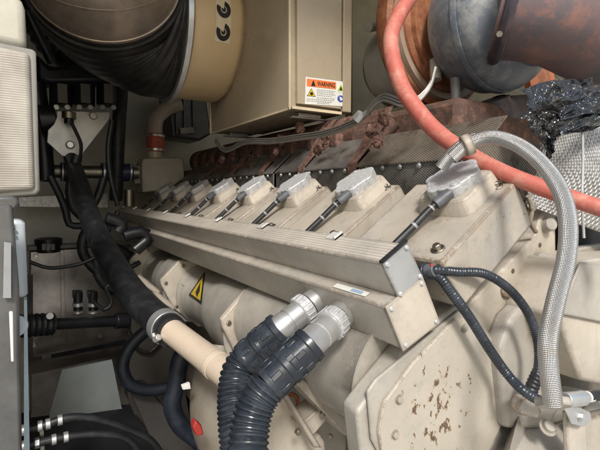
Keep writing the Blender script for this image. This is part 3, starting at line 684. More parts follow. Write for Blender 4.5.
# ================================================================== TURBO
TC = P(500, 20, Y=.74); 
tb = thing('turbocharger', 'large heat-blued turbocharger housing at the top right', 'turbocharger', TC-Vector((0,0,.25)))
r = px2m(75, TC)*.93
o = Vector((TC.x, 0, TC.z))
def lat(prof, name, mat, n=72, c=o, bev=0): return MB().lathe(c, (0,1,0), prof, n).build(name, mat, tb, bev)
lat([(.64, r*.55), (.655, r*.75), (.67, r*.80), (.69, r*.93), (.72, r*1.0), (.735,r*1.0)], 'turbine_housing', M['turbo_blue'])
lat([(.736, r*1.012), (.742, r*1.02), (.752, r*1.02), (.756, r*1.0), (.80, r*.97), (.86, r*.80)], 'turbine_flange', M['turbo_blue'])
c2 = P(441, 32, Y=.95); o2 = Vector((c2.x, 0, c2.z)); r2 = px2m(79, c2)*.95
def lat2(prof, name, mat, bev=0): return MB().lathe(o2, (0,1,0), prof, 80).build(name, mat, tb, bev)
lat2([(.90, r2*.5), (.90, r2*.72), (.915, r2*.73), (.92, r2*.80), (.935, r2*.82)], 'inner_flange', M['rust_brown'])
lat2([(.928, r2*.80), (.922, r2*.84), (.922, r2*.90), (.94, r2*.92)], 'clamp_ring', paint('dusty_clamp', (.38,.29,.22), .5))
lat2([(.94, r2*.86), (.936, r2*.95), (.945, r2*1.0), (.985, r2*1.0), (1.0, r2*.96)], 'outer_flange', M['rust_brown'])
c3 = P(413, 62, Y=1.10); o3 = Vector((c3.x, 0, c3.z))
MB().lathe(o3, (0,1,0), [(1.01, .10), (1.02, .128), (1.06, .136), (1.2, .14), (1.24, .11)], 64).build('compressor_housing', M['wall'], tb)
MB().lathe(o3, (0,1,0), [(1.0, .10), (1.0, .138), (1.012, .138), (1.012, .10)], 64).build('seal_ring', paint('blue_seal', (.10,.17,.21), .4), tb)
MB().cyl(P(368,27,Y=1.1), P(384,24,Y=1.12), .017, 16).build('port', M['grey_beige'], tb)
MB().tube([P(492,100,Y=.76), P(500,112,Y=.76), P(545,108,Y=.76), P(575,108,Y=.78)], px2m(17, P(500,112,Y=.76))*.95, 32, .02).build('drain_casing', M['turbo_dark'], tb)
MB().pY([(480,122),(486,108),(545,104),(548,128)], .80, .1).build('mount_pad', M['rust_grey'], tb, .01)
MB().tube([P(435,60,Y=.88), P(436,80,Y=.87)], .016, 16).build('sensor', M['grey_beige'], tb)
MB().tube([P(455,78,Y=.80), P(455,105,Y=.80), P(450,135,Y=.80)], .013, 14).build('oil_line', paint('grey_line', (.13,.13,.135), .5), tb)
MB().pY([(466,112),(486,106),(492,140),(462,140)], .90, .02).build('side_bracket', paint('ochre_paint', (.36,.22,.10), .6), tb, .003)
wp = tag(MB().pY([(352,-60),(384,-60),(384,120),(352,122)], 1.45, .05).build('wall_panel', paint('darker_wall_panel', (.33,.30,.22), .5), None, .004), 'darker beige upright panel between the box and the turbocharger', 'panel')  # beige wall panel in a darker tone than the back wall
ex = thing('exhaust_elbow', 'rust red and grey exhaust elbow clamped to the turbocharger', 'exhaust pipe', P(560, 60, Y=.6))
pe = [P(500,2,Y=.66), P(530,4,Y=.61), P(562,8,Y=.57), P(600,20,Y=.53), P(655,44,Y=.47)]
MB().tube(pe, [px2m(60, pe[0])*.9, px2m(60, pe[1])*.9, px2m(62, pe[2])*.9, px2m(66, pe[3])*.9, px2m(74, pe[4])*.9], 56, .01).build('elbow_body', M['rust_grey'], ex)
dd = (pe[1]-pe[0]).normalized()
MB().lathe(pe[0]+dd*.005, dd, [(0, px2m(60,pe[0])*.9), (0, px2m(64,pe[0])*.9), (.012, px2m(66,pe[0])*.9), (.024, px2m(64,pe[0])*.9), (.024, px2m(60,pe[0])*.9)], 56).build('clamp_band', M['turbo_dark'], ex, .002)
m = MB(); m.hexa(P(500,34,d=.98), P(495,34,d=.9)-P(500,34,d=.98), .008, .012); m.build('clamp_bolt', M['bolt'], ex)
for (x0_, x1_, y0_, y1_, c_) in ((528,534,62,88,'copper'),(534,548,62,92,'rust_brown'),(547,552,64,90,'copper')):
    tag(MB().pY([(x0_,y0_),(x1_,y0_),(x1_+5,y1_),(x0_+3,y1_)], .8+.01*(x0_ % 3), .02).build('orange_strut', M[c_]), {528:'thin bright orange strut nearest the turbocharger under the exhaust elbow', 534:'wide brown strut between two orange ones under the exhaust elbow', 547:'thin orange strut farthest right under the exhaust elbow'}[x0_], 'strut')

# ================================================================== RED HOSE
rh = thing('red_hose', 'long faded red hose sweeping over the turbo flange and behind the braided hose', 'hose', P(440, 130, d=.8))
rp = [(418,-14,.92),(403,8,.9),(392,32,.88),(392,55,.86),(401,85,.84),(417,110,.82),(437,132,.79),(465,152,.75),(500,171,.70),(545,189,.66),(600,208,.62),(660,228,.58)]
MB().tube([P(x, y, d=d_) for x, y, d_ in rp], [.0158]*6+[.0152,.0142,.0132,.0128,.0122,.012], 24, .01).build('hose_body', M['redpink'], rh)

# ================================================================== BRAIDED HOSES
bd = thing('braided_hose', 'thick stainless braided hose arching down the right side', 'hose', P(548, 400, d=.5))
bp = [(452,158,.66),(467,145,.65),(490,137,.63),(516,144,.60),(540,162,.575),(560,190,.55),(568,222,.53),(566,260,.52),(556,300,.51),(548,340,.50),(549,370,.50),(553,404,.50)]
MB().tube([P(x, y, d=d_) for x, y, d_ in bp], [.0100]*4+[.0102,.0104,.0106,.0107,.0107,.0106,.0104,.0104], 32, .006).build('braid_sleeve', M['braid'], bd)
m = MB(); a = P(463,147,d=.655); b = P(472,143,d=.652); m.cyl(a, b, .0165, 32); m.build('crimp_collar', M['beige'], bd, .002)
m = MB(); m.cyl(P(552,398,d=.52), P(554,407,d=.515), .020, 28); m.build('end_fitting', M['grey_beige'], bd, .002)
b2_ = tag(MB().tube([P(441,168,d=.70), P(450,156,d=.69), P(462,146,d=.68), P(476,139,d=.68)], .0105, 24, .006).build('braided_hose', M['braid']), 'short silver braided hose end emerging beside the nearest cap', 'hose')
bc = tag(MB().pY([(472,133),(484,133),(488,150),(490,170),(484,172),(476,158)], .52, .008).build('hose_bracket', M['beige'], None, .002), 'small beige flat bracket behind the braided hose collar', 'bracket')

# ================================================================== FOIL BLANKET, PLASTIC FILM, MESH
from mathutils import noise as MN
def fo(u, v): return Vector((0, -.03*math.sin(u*PI)*math.sin(v*PI), 0))+Vector((0, .005*math.sin(u*9+v*3), 0))
fb = grid([P(528,205,Y=.43), P(546,128,Y=.43), P(640,84,Y=.36), P(640,246,Y=.34)], 40, 40, fo).build('foil_blanket', M['foil']); tag(fb, 'silver quilted foil insulation blanket at the right edge', 'insulation blanket')
fb.modifiers.new('solid', 'SOLIDIFY').thickness = .006
m = MB(); m.tube([P(582,120,Y=.36), P(583,160,Y=.355), P(582,200,Y=.35), P(584,238,Y=.345)], .0022, 8); tag(m.build('seam_wire', M['steel']), 'thin wire seam running down the foil blanket', 'wire')
def crump(seed, amp):
    def f(u, v):
        q = Vector((u*2.4, v*2.4, seed)); e = MN.noise_vector(q)*amp+MN.noise_vector(q*3.1)*amp*.14
        c = abs(MN.noise(q*2.2))*amp*1.2; return Vector((e.x, e.y-c, e.z))
    return f
fl = thing('plastic_film', 'crumpled glossy black plastic film beside the foil blanket', 'plastic sheet', P(560, 140, Y=.46))
grid([P(522,92,Y=.42), P(585,78,Y=.43), P(612,98,Y=.38), P(552,138,Y=.40)], 90, 90, crump(1.3, .015)).build('film_sheet', M['bag'], fl)
grid([P(526,110,Y=.39), P(560,106,Y=.38), P(552,150,Y=.38), P(541,160,Y=.39)], 80, 80, crump(4.3, .014)).build('film_fold', M['bag'], fl)
grid([P(550,128,Y=.36), P(625,88,Y=.33), P(640,118,Y=.33), P(566,136,Y=.36)], 60, 40, crump(7.7, .012)).build('cloth_fold', M['bag'], fl)
tag(MB().pY([(478,150),(492,136),(575,150),(575,215),(535,200),(490,178)], .49, .01).build('mesh_panel', M['shield_warm_lit']), 'grey dimpled mesh panel behind the braided hose arch', 'mesh panel')

# ================================================================== RIGHT END OF THE HEAD
he = thing('head_end_casting', 'beige head end casting with round bosses beside the nearest cover', 'casting', P(520, 400, Y=.44))
MB().pY([(462,312),(536,236),(546,196),(556,205),(557,330),(556,415),(518,430),(490,360)], .43, .05).build('casting_body', M['beige_clean'], he, .005, 3)
MB().pY([(500,350),(512,318),(530,300),(556,330),(566,400),(548,430),(508,430)], .40, .035).build('lower_lug', M['grey_beige'], he, .010, 4)
def boss(x, y, Y, r, L, mat='grey_beige', ax=(-.35,-1,.25)):
    c = P(x, y, Y=Y); m = MB(); m.lathe(c, ax, [(0, r*1.25), (L*.3, r*1.05), (L*.9, r), (L, r*.9)], 28); return m.build('boss', M[mat], he, .001)
boss(533, 262, .435, .0155, .028); boss(543, 226, .435, .012, .022); boss(526, 208, .44, .010, .016, 'bolt'); boss(569, 292, .42, .018, .03); boss(505, 290, .43, .012, .008, 'beige'); 
for x, y in ((513,271),(523,297),(540,245)):
    m = MB(); m.lathe(P(x, y, Y=.4295), (0,-1,0), [(0, .0042), (.0006, .0042)], 16); m.build('bolt_hole', paint('hole_brown', (.10,.07,.045), .8), he)
m = MB(); m.tube([P(528,196,Y=.42), P(532,210,Y=.42), P(530,222,Y=.42), P(536,232,Y=.42)], .004, 10); m.build('cast_rib', M['beige'], he)
lk = thing('lifting_bracket', 'beige curved bracket behind the upper corner of the nearest cover', 'bracket', P(530, 205, Y=.46))
MB().pY([(523,183),(535,182),(552,196),(553,206),(545,214),(536,210),(528,202)], .46, .014).build('bracket_plate', M['beige'], lk, .003)
MB().lathe(P(533,191,Y=.458), (0,-1,0), [(0,.011),(.006,.011),(.006,.007),(.002,.007)], 20).build('eye', M['beige_clean'], lk)
# boxes at right edge
rb = thing('junction_box', 'beige angular box at the right edge beside the braided hose', 'box', P(590, 380, Y=.34))
MB().prism([P(650,252,Y=.34), P(614,256,Y=.34), P(583,262,Y=.34), P(559,316,Y=.34), P(581,381,Y=.34), P(650,395,Y=.34)], (0, .10, 0)).build('box_body', M['beige_clean'], rb, .006, 3)
MB().prism([P(560,314,Y=.334), P(582,262,Y=.334), P(650,262,Y=.334), P(650,322,Y=.334), P(604,323,Y=.334)], (0, .005, 0)).build('box_lid', M['grey_beige'], rb, .003)
tag(MB().pY([(560,226),(640,226),(640,320),(560,320)], .45, .02).build('recess_shade_sheet', M['dark']), 'black sheet standing in for shade between the foil blanket and the beige box', 'panel')  # black sheet painted in place of the shade in this gap
tag(MB().pY([(574,250),(590,246),(640,240),(640,266),(586,266)], .40, .02).build('grey_ledge', M['grey_beige'], None, .004), 'grey beige ledge above the angular box', 'ledge')
# base casting bottom right
bs = thing('base_casting', 'wide beige base casting at the bottom right corner', 'casting', P(560, 450, Y=.38))
MB().prism([P(505,470,Y=.36), P(522,402,Y=.41), P(556,372,Y=.50), P(650,390,Y=.52), P(650,520,Y=.26), P(500,520,Y=.3)], (0, .02, -.05)).build('casting_body', M['grey_beige'], bs, .004)
m = MB(); c = P(547,428,Y=.36); m.lathe(c, (-.2,-.6,.75), [(0,.014),(.003,.014),(.003,.0095),(.010,.0095),(.0115,.008)], 24); m.build('base_bolt', M['grey_beige'], bs, .0006)
MB().tube([P(553,424,Y=.358), P(566,420,Y=.355), P(580,412,Y=.35), P(592,400,Y=.35)], .0025, 8).build('base_wire', M['bolt'], bs)
st = thing('clamp_post', 'tan flat post carrying the bolted hose clamp', 'post', P(575, 450, Y=.33))
MB().pY([(567,412),(586,412),(589,470),(569,470)], .33, .008).build('post_bar', M['beige_clean'], st, .002)
MB().pY([(584,420),(650,402),(650,500),(590,500)], .35, .02).build('side_block', M['beige'], st, .003)
pcl = thing('hose_clamp', 'shiny zinc P clamp holding the thin conduit at the bottom right', 'clamp', P(578, 408, Y=.32))
MB().cyl(P(565,400,Y=.325), P(583,398,Y=.318), .0115, 24).build('clamp_loop', M['steel'], pcl, .0008)
MB().pY([(565,408),(572,404),(590,412),(592,420),(584,427),(572,424)], .318, .003).build('clamp_tab', M['steel'], pcl, .0008)
m = MB(); m.lathe(P(580,416,Y=.318), (0,-1,.2), [(0,.0085),(.001,.0085),(.001,.006),(.005,.006),(.006,.0045)], 6); m.build('clamp_bolt', M['steel'], pcl)

# ================================================================== THIN CORRUGATED LOOMS
grp = 'thin corrugated looms from the duct end'
def loom(label, pts, r=.0068):
    t = thing('wire_loom', label, 'wire loom', pts[-1], grp)
    MB().tube(pts, r, 20, .0012, (.0042, .14)).build('loom_sleeve', M['conduit'], t); return t
g0 = P(424, 272, Y=.425)
t = loom('upper thin black loom arching right from the duct end down to a plug', [g0, P(436,270,Y=.405), P(458,272,Y=.39), P(485,274,Y=.375), P(510,290,Y=.365), P(529,315,Y=.36), P(538,345,Y=.36), P(537,372,Y=.36), P(528,394,Y=.365)])
MB().tube([P(539,372,Y=.36), P(533,385,Y=.362), P(528,398,Y=.365)], .0105, 20, .0015, (.006,.12)).build('plug_boot', M['rubber'], t)
MB().prism([P(522,398,Y=.36), P(536,396,Y=.36), P(542,412,Y=.36), P(538,420,Y=.36), P(524,416,Y=.36), P(518,408,Y=.36)], (0,.016,0)).build('plug_body', M['beige'], t, .003)
t = loom('lower thin black loom passing behind the front cover to the zinc clamp', [g0+Vector((0,0,-.004)), P(438,276,Y=.405), P(452,293,Y=.395), P(470,318,Y=.39), P(490,350,Y=.385), P(508,375,Y=.375), P(525,392,Y=.345), P(545,402,Y=.33), P(565,401,Y=.324), P(590,396,Y=.317), P(612,394,Y=.31)], .0076)
MB().tube([P(588,396.5,Y=.316), P(612,394,Y=.309), P(650,390,Y=.30)], .0085, 20, .02).build('tape_wrap', M['rubber'], t)
MB().cyl(P(586,397,Y=.317), P(591,396.3,Y=.3155), .0089, 20).build('white_band', M['white'], t)
tg = thing('cable_gland', 'black gland with a red dot at the duct end', 'cable gland', g0)
MB().cyl(P(420,273,Y=.435), P(428,271,Y=.418), .0125, 24).build('gland_nut', M['conduit'], tg, .001); MB().cyl(P(427,271,Y=.42), P(436,270,Y=.405), .0098, 24).build('gland_neck', rubber('grey_plastic', (.09,.10,.11), .4), tg, .001)
MB().cyl(P(431,265,Y=.400), P(432,265,Y=.397), .0022, 12).build('red_dot', M['red'], tg)

# ================================================================== VALVE BLOCK, PIPES IN THE FAR LEFT
vb = thing('valve_block', 'beige machined valve block at the far end of the engine', 'valve block', P(160, 195, Y=2.35))
MB().pY([(141,163),(143,158),(180,157),(184,160),(185,178),(168,190),(142,193)], 2.30, .12).build('block_body', M['beige_duct'], vb, .006)
MB().pY([(134,166),(142,165),(142,184),(134,184)], 2.33, .08).build('block_neck', M['beige_duct'], vb, .004)
MB().tube([P(129,190,Y=2.3), P(129,206,Y=2.3)], .028, 16).build('block_stub', M['bolt'], vb)
rc = thing('red_coupling_pipe', 'tan elbow pipe with a red coupling above the valve block', 'pipe', P(154, 158, Y=2.35))
MB().tube([P(155,160,Y=2.36), P(155,130,Y=2.36), P(157,118,Y=2.36), P(168,108,Y=2.36), P(180,104,Y=2.36)], .038, 20, .02).build('pipe_body', M['coolant'], rc)
MB().cyl(P(155.5,152,Y=2.36), P(155.5,134,Y=2.36), .046, 24).build('coupling', M['redhose'], rc, .003)
m = MB(); m.cyl(P(155.5,151,Y=2.36), P(155.5,149,Y=2.36), .048, 24); m.build('coupling_clamp', M['steel'], rc); m = MB(); m.cyl(P(155.5,137,Y=2.36), P(155.5,135,Y=2.36), .048, 24); m.build('coupling_clamp', M['steel'], rc)
dk = thing('actuator_box', 'dark grey ribbed actuator box behind the tan elbow pipe', 'actuator', P(190, 140, Y=2.5))
MB().pY([(166,90),(205,86),(212,134),(200,141),(172,137)], 2.45, .18).build('actuator_body', M['panel'], dk, .015)
m = MB()
for x in (175, 183, 192): m.pY([(x,92),(x+2.5,92),(x+3.5,134),(x+1,134)], 2.435, .02)
m.build('actuator_rib', M['panel'], dk, .002)
MB().pY([(180,128),(193,127),(195,133),(181,134)], 2.43, .012).build('actuator_plate', M['grey_beige'], dk)
np_ = thing('navy_pipe', 'horizontal pipe with navy silicone couplings left of the valve block', 'pipe', P(90, 182, Y=2.25))
MB().tube([P(38,171,Y=2.25), P(138,173,Y=2.25)], .030, 20, .05, smooth=False).build('pipe_body', M['bolt'], np_)
for a, b in ((101,132), (60,80), (40,52)):
    MB().cyl(P(a,172,Y=2.25), P(b,172.6,Y=2.25), .043, 24).build('coupling', M['navy'], np_, .004)
    for q in (a+1.5, b-3):
        m = MB(); m.cyl(P(q,172.1,Y=2.25), P(q+1.6,172.2,Y=2.25), .0455, 24); m.build('coupling_clamp', M['steel'], np_)

# ------- filters + bracket
fg = thing('filter_bank', 'bank of black fuel filters with a header on the far wall', 'fuel filters', P(85, 105, Y=2.1))
MB().pY([(36,52),(50,66),(110,62),(114,72),(114,82),(52,84),(36,80)], 2.12, .12).build('filter_header', M['black_metal'], fg, .02)
for x in (61, 84, 107):
    MB().cyl(P(x,74,Y=2.18), P(x,106,Y=2.18), .045, 24).build('filter_body', M['black_metal'], fg, .006)
    m = MB(); c = P(x,84,Y=2.125); e = P(x,103,Y=2.125); m.box((c.x-.014, 2.118, e.z), (c.x+.022, 2.13, c.z)); m.build('filter_label', paint('filter_label_grey', (.17,.155,.125), .5), fg)
    m = MB(); m.hexa(P(x-5,108,Y=2.12), (0,-1,0), .013, .02); m.hexa(P(x+6,108,Y=2.12), (0,-1,0), .013, .02); m.build('filter_nut', M['steel'], fg)
MB().tube([P(36,70,Y=2.2), P(38,95,Y=2.2), P(42,120,Y=2.2), P(46,180,Y=2.2)], .035, 16).build('side_pipe', M['black_metal'], fg)
MB().cyl(P(38,120,Y=2.12), P(56,119,Y=2.12), .06, 24).build('side_drum', M['black_metal'], fg, .006)
cb = thing('corrugated_duct', 'dark corrugated duct behind the filters at the upper left', 'duct', P(60, 50, Y=2.4))
MB().tube([P(28,-20,Y=2.35), P(40,20,Y=2.35), P(58,48,Y=2.35), P(95,62,Y=2.4), P(130,66,Y=2.45)], .075, 32, .006, (.03,.12)).build('duct_body', M['rubber'], cb)
MB().tube([P(27,10,Y=2.0), P(40,38,Y=2.05), P(52,62,Y=2.1)], .02, 12).build('duct_strap', M['black_metal'], cb)
sp = thing('bracket_plate', 'bare silver bracket plate with cut corners below the fuel filters', 'bracket', P(80, 158, Y=2.05))
MB().pY([(57,111),(110,112),(109,120),(84,152),(82,157),(62,156),(47,142),(48,130),(54,124),(57,117)], 2.05, .012).build('plate_body', paint('brushed_plate', (.62,.61,.62), .35, var=.12, dirt=.1, metal=.35), sp, .002)
for x, y in ((93,116),(70,145)):
    m = MB(); m.lathe(P(x,y,Y=2.05), (0,-1,0), [(0,.017),(.01,.017),(.014,.012)], 16); m.build('plate_bolt', M['steel'], sp)
sv = thing('sensor', 'small brass and silver sensor with a black lead on the bracket plate', 'sensor', P(69, 122, Y=1.98))
MB().cyl(P(69,112,Y=2.0), P(69,119,Y=2.0), .026, 20).build('sensor_body', M['bolt'], sv, .002); MB().cyl(P(69,119,Y=2.0), P(69,124,Y=2.0), .018, 20).build('sensor_tip', M['black_metal'], sv)
MB().tube([P(71,122,Y=1.97), P(76,132,Y=1.97), P(81,145,Y=1.98), P(80,162,Y=2.0)], .007, 8).build('sensor_lead', M['rubber'], sv)
vc = tag(MB().tube([P(122,40,Y=2.2), P(121,90,Y=2.2), P(118,140,Y=2.2), P(116,200,Y=2.25)], .031, 20).build('vertical_hose', M['rubber']), 'vertical black hose hanging against the pale far wall', 'hose')
hg = 'small black hoses tangled behind the thick hose'
for lb, pts, r_ in (('small black hose from the bracket plate to a square bend', [(50,176),(60,196),(66,212),(69,224),(80,226),(92,225)], .014),
                    ('small black hose curving behind the thick hose at its top', [(77,155),(72,175),(70,195),(75,210),(86,220)], .018),
                    ('small black hose looping left beside the thick hose', [(100,222),(86,232),(82,248),(88,262),(98,272)], .02),
                    ('small black hose leaving the navy pipe towards the thick hose', [(104,178),(98,196),(90,210)], .016),
                    ('lowest small black hose beside the thick hose', [(96,260),(98,274),(106,286),(118,292)], .02)):
    tag(MB().tube([P(x, y, Y=1.95) for x, y in pts], r_, 14, .02).build('small_hose', M['rubber']), lb, 'hose', hg)
for lb, pts, r_ in (('thin black cable drooping between the duct and the thick hose', [(118,212),(108,232),(112,256),(126,268),(140,262)], .010),
                    ('thin black cable rising beside the vertical hose', [(112,120),(108,150),(111,180),(118,206)], .010),
                    ('thin black lead along the top of the bronze tank', [(30,262),(50,268),(80,264),(100,256),(112,262)], .007),
                    ('thin black lead looping down in front of the tank', [(92,300),(104,310),(112,302),(106,288),(116,280)], .008),
                    ('thin black lead sagging beside the long dark rod', [(128,330),(136,348),(150,352),(160,342)], .008)):
    tag(MB().tube([P(x, y, Y=1.88) for x, y in pts], r_, 12, .02).build('thin_cable', M['rubber']), lb, 'cable', 'thin cables at the far end')
# dark fittings near far end of the duct
for lb, pts in (('dark hose fitting against the far duct, upper one', [(106,218),(122,224),(118,232)]), ('dark hose fitting against the far duct, lower one', [(124,236),(140,232),(148,238),(135,250)])):
    tag(MB().tube([P(x, y, Y=1.7) for x, y in pts], .024, 14, .02).build('hose_fitting', M['black_metal']), lb, 'fitting', 'dark fittings by the far duct')

# ------- far lower left
gs = tag(MB().pY([(18,197),(108,193),(108,208),(19,207)], 2.55, .02).build('galvanised_rail', M['galv'], None, .002), 'speckled galvanised rail across the far wall', 'rail')
tk = thing('bronze_tank', 'bronze brown box tank with a warm sheen at the lower far left', 'tank', P(70, 370, Y=2.4))
MB().pY([(29,251),(150,243),(160,420),(30,420)], 2.45, .25).build('tank_body', M['bronze'], tk, .008)
m = MB(); m.pY([(27,246),(110,242),(110,246),(27,251)], 2.43, .05); m.build('tank_lip', M['panel'], tk, .003)
for x, y in ((36,256),(102,250),(34,345),(100,336)):
    m = MB(); m.hexa(P(x, y, Y=2.45), (0,-1,0), .011, .014); m.build('tank_bolt', M['steel'], tk)
MB().pY([(60,250),(64,250),(66,345),(62,345)], 2.44, .008).build('tank_seam', M['bronze'], tk, .001)
ft = thing('tank_fitting', 'ribbed metal cap fitting on top of the bronze tank', 'fitting', P(48, 252, Y=2.4))
MB().lathe(P(49,252,Y=2.42), (0,0,1), [(0,.05),(.03,.05),(.035,.06),(.065,.06),(.07,.045)], 24).build('cap_base', M['black_metal'], ft)
m = MB()
for x in (44, 48.5, 53): m.cyl(P(x,250,Y=2.35), P(x,244,Y=2.35), .009, 8)
m.build('cap_nut', M['steel'], ft)
pp = thing('black_actuator_pipe', 'black ribbed pipe fitting crossing in front of the bronze tank', 'pipe', P(75, 335, Y=1.9))
MB().cyl(P(16,326,Y=1.85), P(136,320,Y=1.95), .022, 20).build('pipe_body', M['black_metal'], pp)
MB().tube([P(18,326,Y=1.83), P(52,324,Y=1.87)], .043, 28, .004, (.02,.14), smooth=False).build('ribbed_sleeve', M['rubber'], pp)
m = MB(); m.cyl(P(51,324,Y=1.87), P(54,323.8,Y=1.87), .034, 20); m.cyl(P(49,316,Y=1.82), P(50,316,Y=1.80), .012, 12); m.build('pipe_ring', M['steel'], pp)
MB().cyl(P(115,321,Y=1.93), P(128,320,Y=1.94), .033, 20).build('end_sleeve', M['black_metal'], pp, .004)
for x, l in ((78, 'left one of the two upright black valves with silver nuts'), (93, 'right one of the two upright black valves with silver nuts')):
    t = thing('small_valve', l, 'valve', P(x, 316, Y=1.95), 'two upright valves on the black pipe')
    MB().cyl(P(x,314,Y=1.95), P(x,292,Y=1.95), .017, 14).build('valve_stem', M['black_metal'], t); MB().pY([(x-5,292),(x+5,292),(x+5,299),(x-5,299)], 1.94, .05).build('valve_head', M['black_metal'], t, .004)
    m = MB(); m.cyl(P(x,306,Y=1.94), P(x,303,Y=1.94), .021, 14); m.cyl(P(x,313,Y=1.94), P(x,311,Y=1.94), .021, 14); m.build('valve_nut', M['steel'], t)
tag(MB().pY([(26,358),(42,356),(42,360),(26,362)], 2.2, .02).build('dark_rod', M['black_metal']), 'short dark rod low on the bronze tank', 'rod')
tag(MB().pY([(51,354),(134,339),(134,343),(51,358.5)], 2.2, .02).build('dark_rod', M['black_metal']), 'long dark rod slanting low across the bronze tank', 'rod')
tag(MB().pY([(27,275),(33,275),(33,357),(27,357)], 2.2, .02).build('upright_strip', M['black_metal']), 'narrow upright black strip beside the left panel', 'strip')
tag(MB().pY([(62,370),(112,360),(121,405),(124,414),(48,428),(50,412)], 1.95, .01).build('pale_sheet', M['tarp']), 'pale grey-green sheet of plastic at the bottom left', 'sheet')
tag(MB().pY([(26,366),(128,346),(130,352),(26,376)], 2.3, .05).build('cross_member', paint('brown_member', (.13,.105,.09), .5)), 'brown cross member under the dark rods', 'beam')
tag(MB().prism([P(20,470,Y=1.5), P(28,418,Y=2.0), P(130,404,Y=2.0), P(170,470,Y=1.5)], (0,0,-.03)).build('skid_plate', M['dark']), 'dark floor plate under the hydraulic hoses', 'floor plate')
lg = 'two hydraulic hoses with silver fittings'
for lb, pts, fx in (('upper hydraulic hose with silver fittings at the bottom left', [(20,431),(42,426),(62,419),(80,417),(100,420),(125,428),(150,440),(165,460)], ((24,430),(40,426),(48,424),(60,420))),
                    ('lower hydraulic hose with silver fittings at the bottom left', [(20,447),(38,443),(55,439),(72,436),(100,434),(125,438),(140,452)], ((24,446),(37,443),(54,439.5),(66,437)))):
    t = thing('hydraulic_hose', lb, 'hose', P(20, 440, Y=1.3), lg)
    MB().tube([P(x, y, Y=1.35) for x, y in pts], .011, 14, .01).build('hose_body', M['rubber'], t)
    for x, y in fx: MB().cyl(P(x-2.5, y+.6, Y=1.35), P(x+2.5, y-.6, Y=1.35), .0145, 6 if x % 2 else 16).build('hose_ferrule', M['steel'], t, .001)
tag(MB().pY([(39.5,428),(43.5,428),(45,460),(41,460)], 1.36, .01).build('hose_strap', M['bolt']), 'upright metal strap holding the two hydraulic hoses', 'strap')
# blue hoses and posts
bg = 'dark blue hoses in the lower middle gap'
tag(MB().tube([P(x, y, Y=1.5) for x, y in ((168,318),(150,328),(134,342),(125,356),(123,370),(132,386),(155,390),(180,384))], .020, 16, .015).build('blue_hose', M['bluehose']), 'thin dark blue hose curving below the black pipe end', 'hose', bg)
tag(MB().tube([P(x, y, Y=1.15) for x, y in ((189,343),(184,352),(179,364),(176,385),(172,405),(180,425),(198,440),(230,470))], .024, 18, .012).build('blue_hose', M['bluehose']), 'thick dark blue hose running down beside the warm grey casing', 'hose', bg)
ub = tag(MB().pY([(132,312),(158,318),(178,352),(190,420),(230,470),(160,470),(128,400)], 1.9, .08).build('side_frame', paint('frame_shadow', (.05,.045,.04), .6)), 'frame plate coloured dark for shade in the gap below the coolant hose', 'frame')  # plate darkened in its colour to give the shade of the gap
tag(MB().pY([(128,386),(146,384),(205,460),(160,460)], 1.55, .05).build('frame_rail', paint('rail_shadow', (.05,.047,.045), .6), None, .005), 'dark diagonal frame rail at the bottom', 'frame rail')  # shade of the space below is put into the rail colour
tag(MB().pY([(96,240),(108,238),(150,262),(165,300),(150,330),(120,280)], 2.15, .05).build('dark_backing', M['black_metal'], None, .01), 'dark backing plate behind the thick black hose', 'casting')  # dark plate filling the gap behind the hose
for x, y, l in ((137,277,'small beige bar beside the farther flange, nearer the black hose'),(152,292,'small beige bar just above the cream coolant pipe')):
    tag(MB().pY([(x,y),(x+4,y-2),(x+24,y+14),(x+22,y+19),(x+8,y+10)], 1.45, .02).build('beige_lug', M['beige'], None, .003), l, 'lug')

# ================================================================== LEFT: LAMP, BOX, PANEL
lf = thing('lamp_fixture', 'unlit lamp fixture with a ribbed translucent lens at the left edge', 'lamp fixture', P(15, 195, Y=.8))
MB().pY([(-60,30),(34,49),(36,52),(40,190),(37,195),(-60,202)], .82, .05).build('lens_rim', paint('lens_rim_grey', (.28,.27,.24), .4, dirt=0), lf, .006, 3)
MB().pY([(-60,34),(30,52),(35,190),(-60,197)], .812, .02).build('lens', M['lens'], lf, .008, 3)
MB().box((P(-60,40,Y=.87).x, .87, P(0,195,Y=.87).z), (P(30,40,Y=.87).x, 1.0, P(0,50,Y=.87).z)).build('lamp_housing', M['white_plastic'], lf, .01)
wb2 = tag(MB().pY([(-40,-40),(14,-8),(22,0),(25,8),(27,48),(-40,34)], .9, .08).build('white_bottle', paint('milky_plastic', (.50,.48,.40), .3, dirt=.2), None, .012, 4), 'milky white plastic container above the lamp fixture', 'container')
lp2 = tag(MB().prism([P(-40,200,Y=.62), P(12,205,Y=.62), P(19,290,Y=.62), P(22,470,Y=.62), P(-40,480,Y=.62)], (0, .03, 0)).build('door_panel', M['panel'], None, .004), 'scuffed grey metal door panel along the left edge', 'door panel')
tag(MB().pY([(-30,196),(12,196),(19,199),(19,206),(10,214),(-30,225)], .70, .02).build('panel_flange', M['panel'], None, .004), 'grey folded flange below the lamp fixture', 'flange')
pb = thing('plastic_cover_box', 'pale blue-white plastic latch cover on the left panel', 'cover', P(18, 298, Y=.75))
MB().pY([(10,219),(22,220),(25,224),(28,294),(26,298),(12,298)], .70, .05).build('box_body', M['white_plastic'], pb, .006, 3)
MB().pY([(11,222),(13,222),(13,240),(9,240)], .694, .003).build('latch_line', M['black'], pb)
for y in (228, 233): MB().pY([(12.5,y),(15,y),(15,y+2),(12.5,y+2)], .693, .003).build('latch_dot', M['black'], pb)
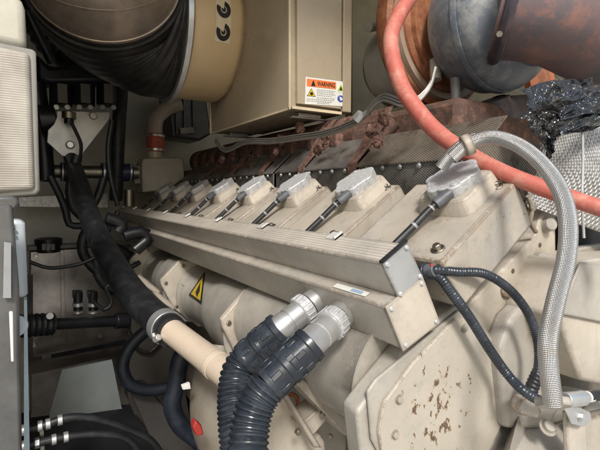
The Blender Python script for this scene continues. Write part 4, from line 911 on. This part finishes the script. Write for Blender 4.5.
tag(MB().pY([(4,242),(11,243),(11,298),(3,298)], .612, .004).build('paper_strip', M['tie']), 'narrow white paper strip on the left panel', 'label')
wbk = thing('white_bracket', 'narrow white upright bracket holding the black pipe at the left', 'bracket', P(12, 365, Y=.7))
MB().pY([(9,312),(13,312),(14,362),(11,362)], .60, .006).build('bracket_bar', M['white'], wbk, .001); MB().cyl(P(10,326,Y=.66), P(18,326,Y=.64), .013, 18).build('bracket_hub', M['white_plastic'], wbk, .002)
tag(MB().pY([(24,300),(27,300),(30,470),(24,470)], 1.3, .04).build('blue_grey_post', paint('post_blue_grey', (.15,.19,.22), .4)), 'blue-grey post just right of the left panel', 'post')

# ================================================================== LIGHT, WORLD, CAMERA
w = bpy.data.worlds.new('World'); SC.world = w; w.use_nodes = True
nt = w.node_tree; bg_ = nt.nodes['Background']; sky = nt.nodes.new('ShaderNodeTexSky'); sky.sky_type = 'NISHITA'; sky.sun_disc = False
SUN_EL = math.radians(42); AZ = math.radians(207)      # azimuth of the sun measured from +Y towards +X
sky.sun_elevation = SUN_EL; sky.sun_rotation = AZ; sky.air_density = 1.6; sky.dust_density = 3
nt.links.new(sky.outputs[0], bg_.inputs[0]); bg_.inputs[1].default_value = .15
sd = bpy.data.lights.new('sun', 'SUN'); sd.energy = 3.4; sd.angle = math.radians(11); sd.color = (1.0, .97, .935)
so = bpy.data.objects.new('sun', sd); COL.objects.link(so)
dirv = Vector((math.sin(AZ)*math.cos(SUN_EL), math.cos(AZ)*math.cos(SUN_EL), math.sin(SUN_EL)))
so.rotation_euler = dirv.to_track_quat('Z', 'Y').to_euler(); so.location = (0, -2, 5)
cd = bpy.data.cameras.new('camera'); co = bpy.data.objects.new('camera', cd); COL.objects.link(co)
cd.sensor_width = 36; cd.lens = 36*F0/600; cd.clip_start = .01; cd.clip_end = 200
R = Matrix((RT, UP, -FW)).transposed(); co.rotation_euler = R.to_euler(); co.location = CAM
SC.camera = co
SC.view_settings.view_transform = 'Standard'; SC.view_settings.look = 'None'; SC.view_settings.exposure = 0
for o_ in bpy.data.objects:
    if '_o' in o_: del o_['_o']
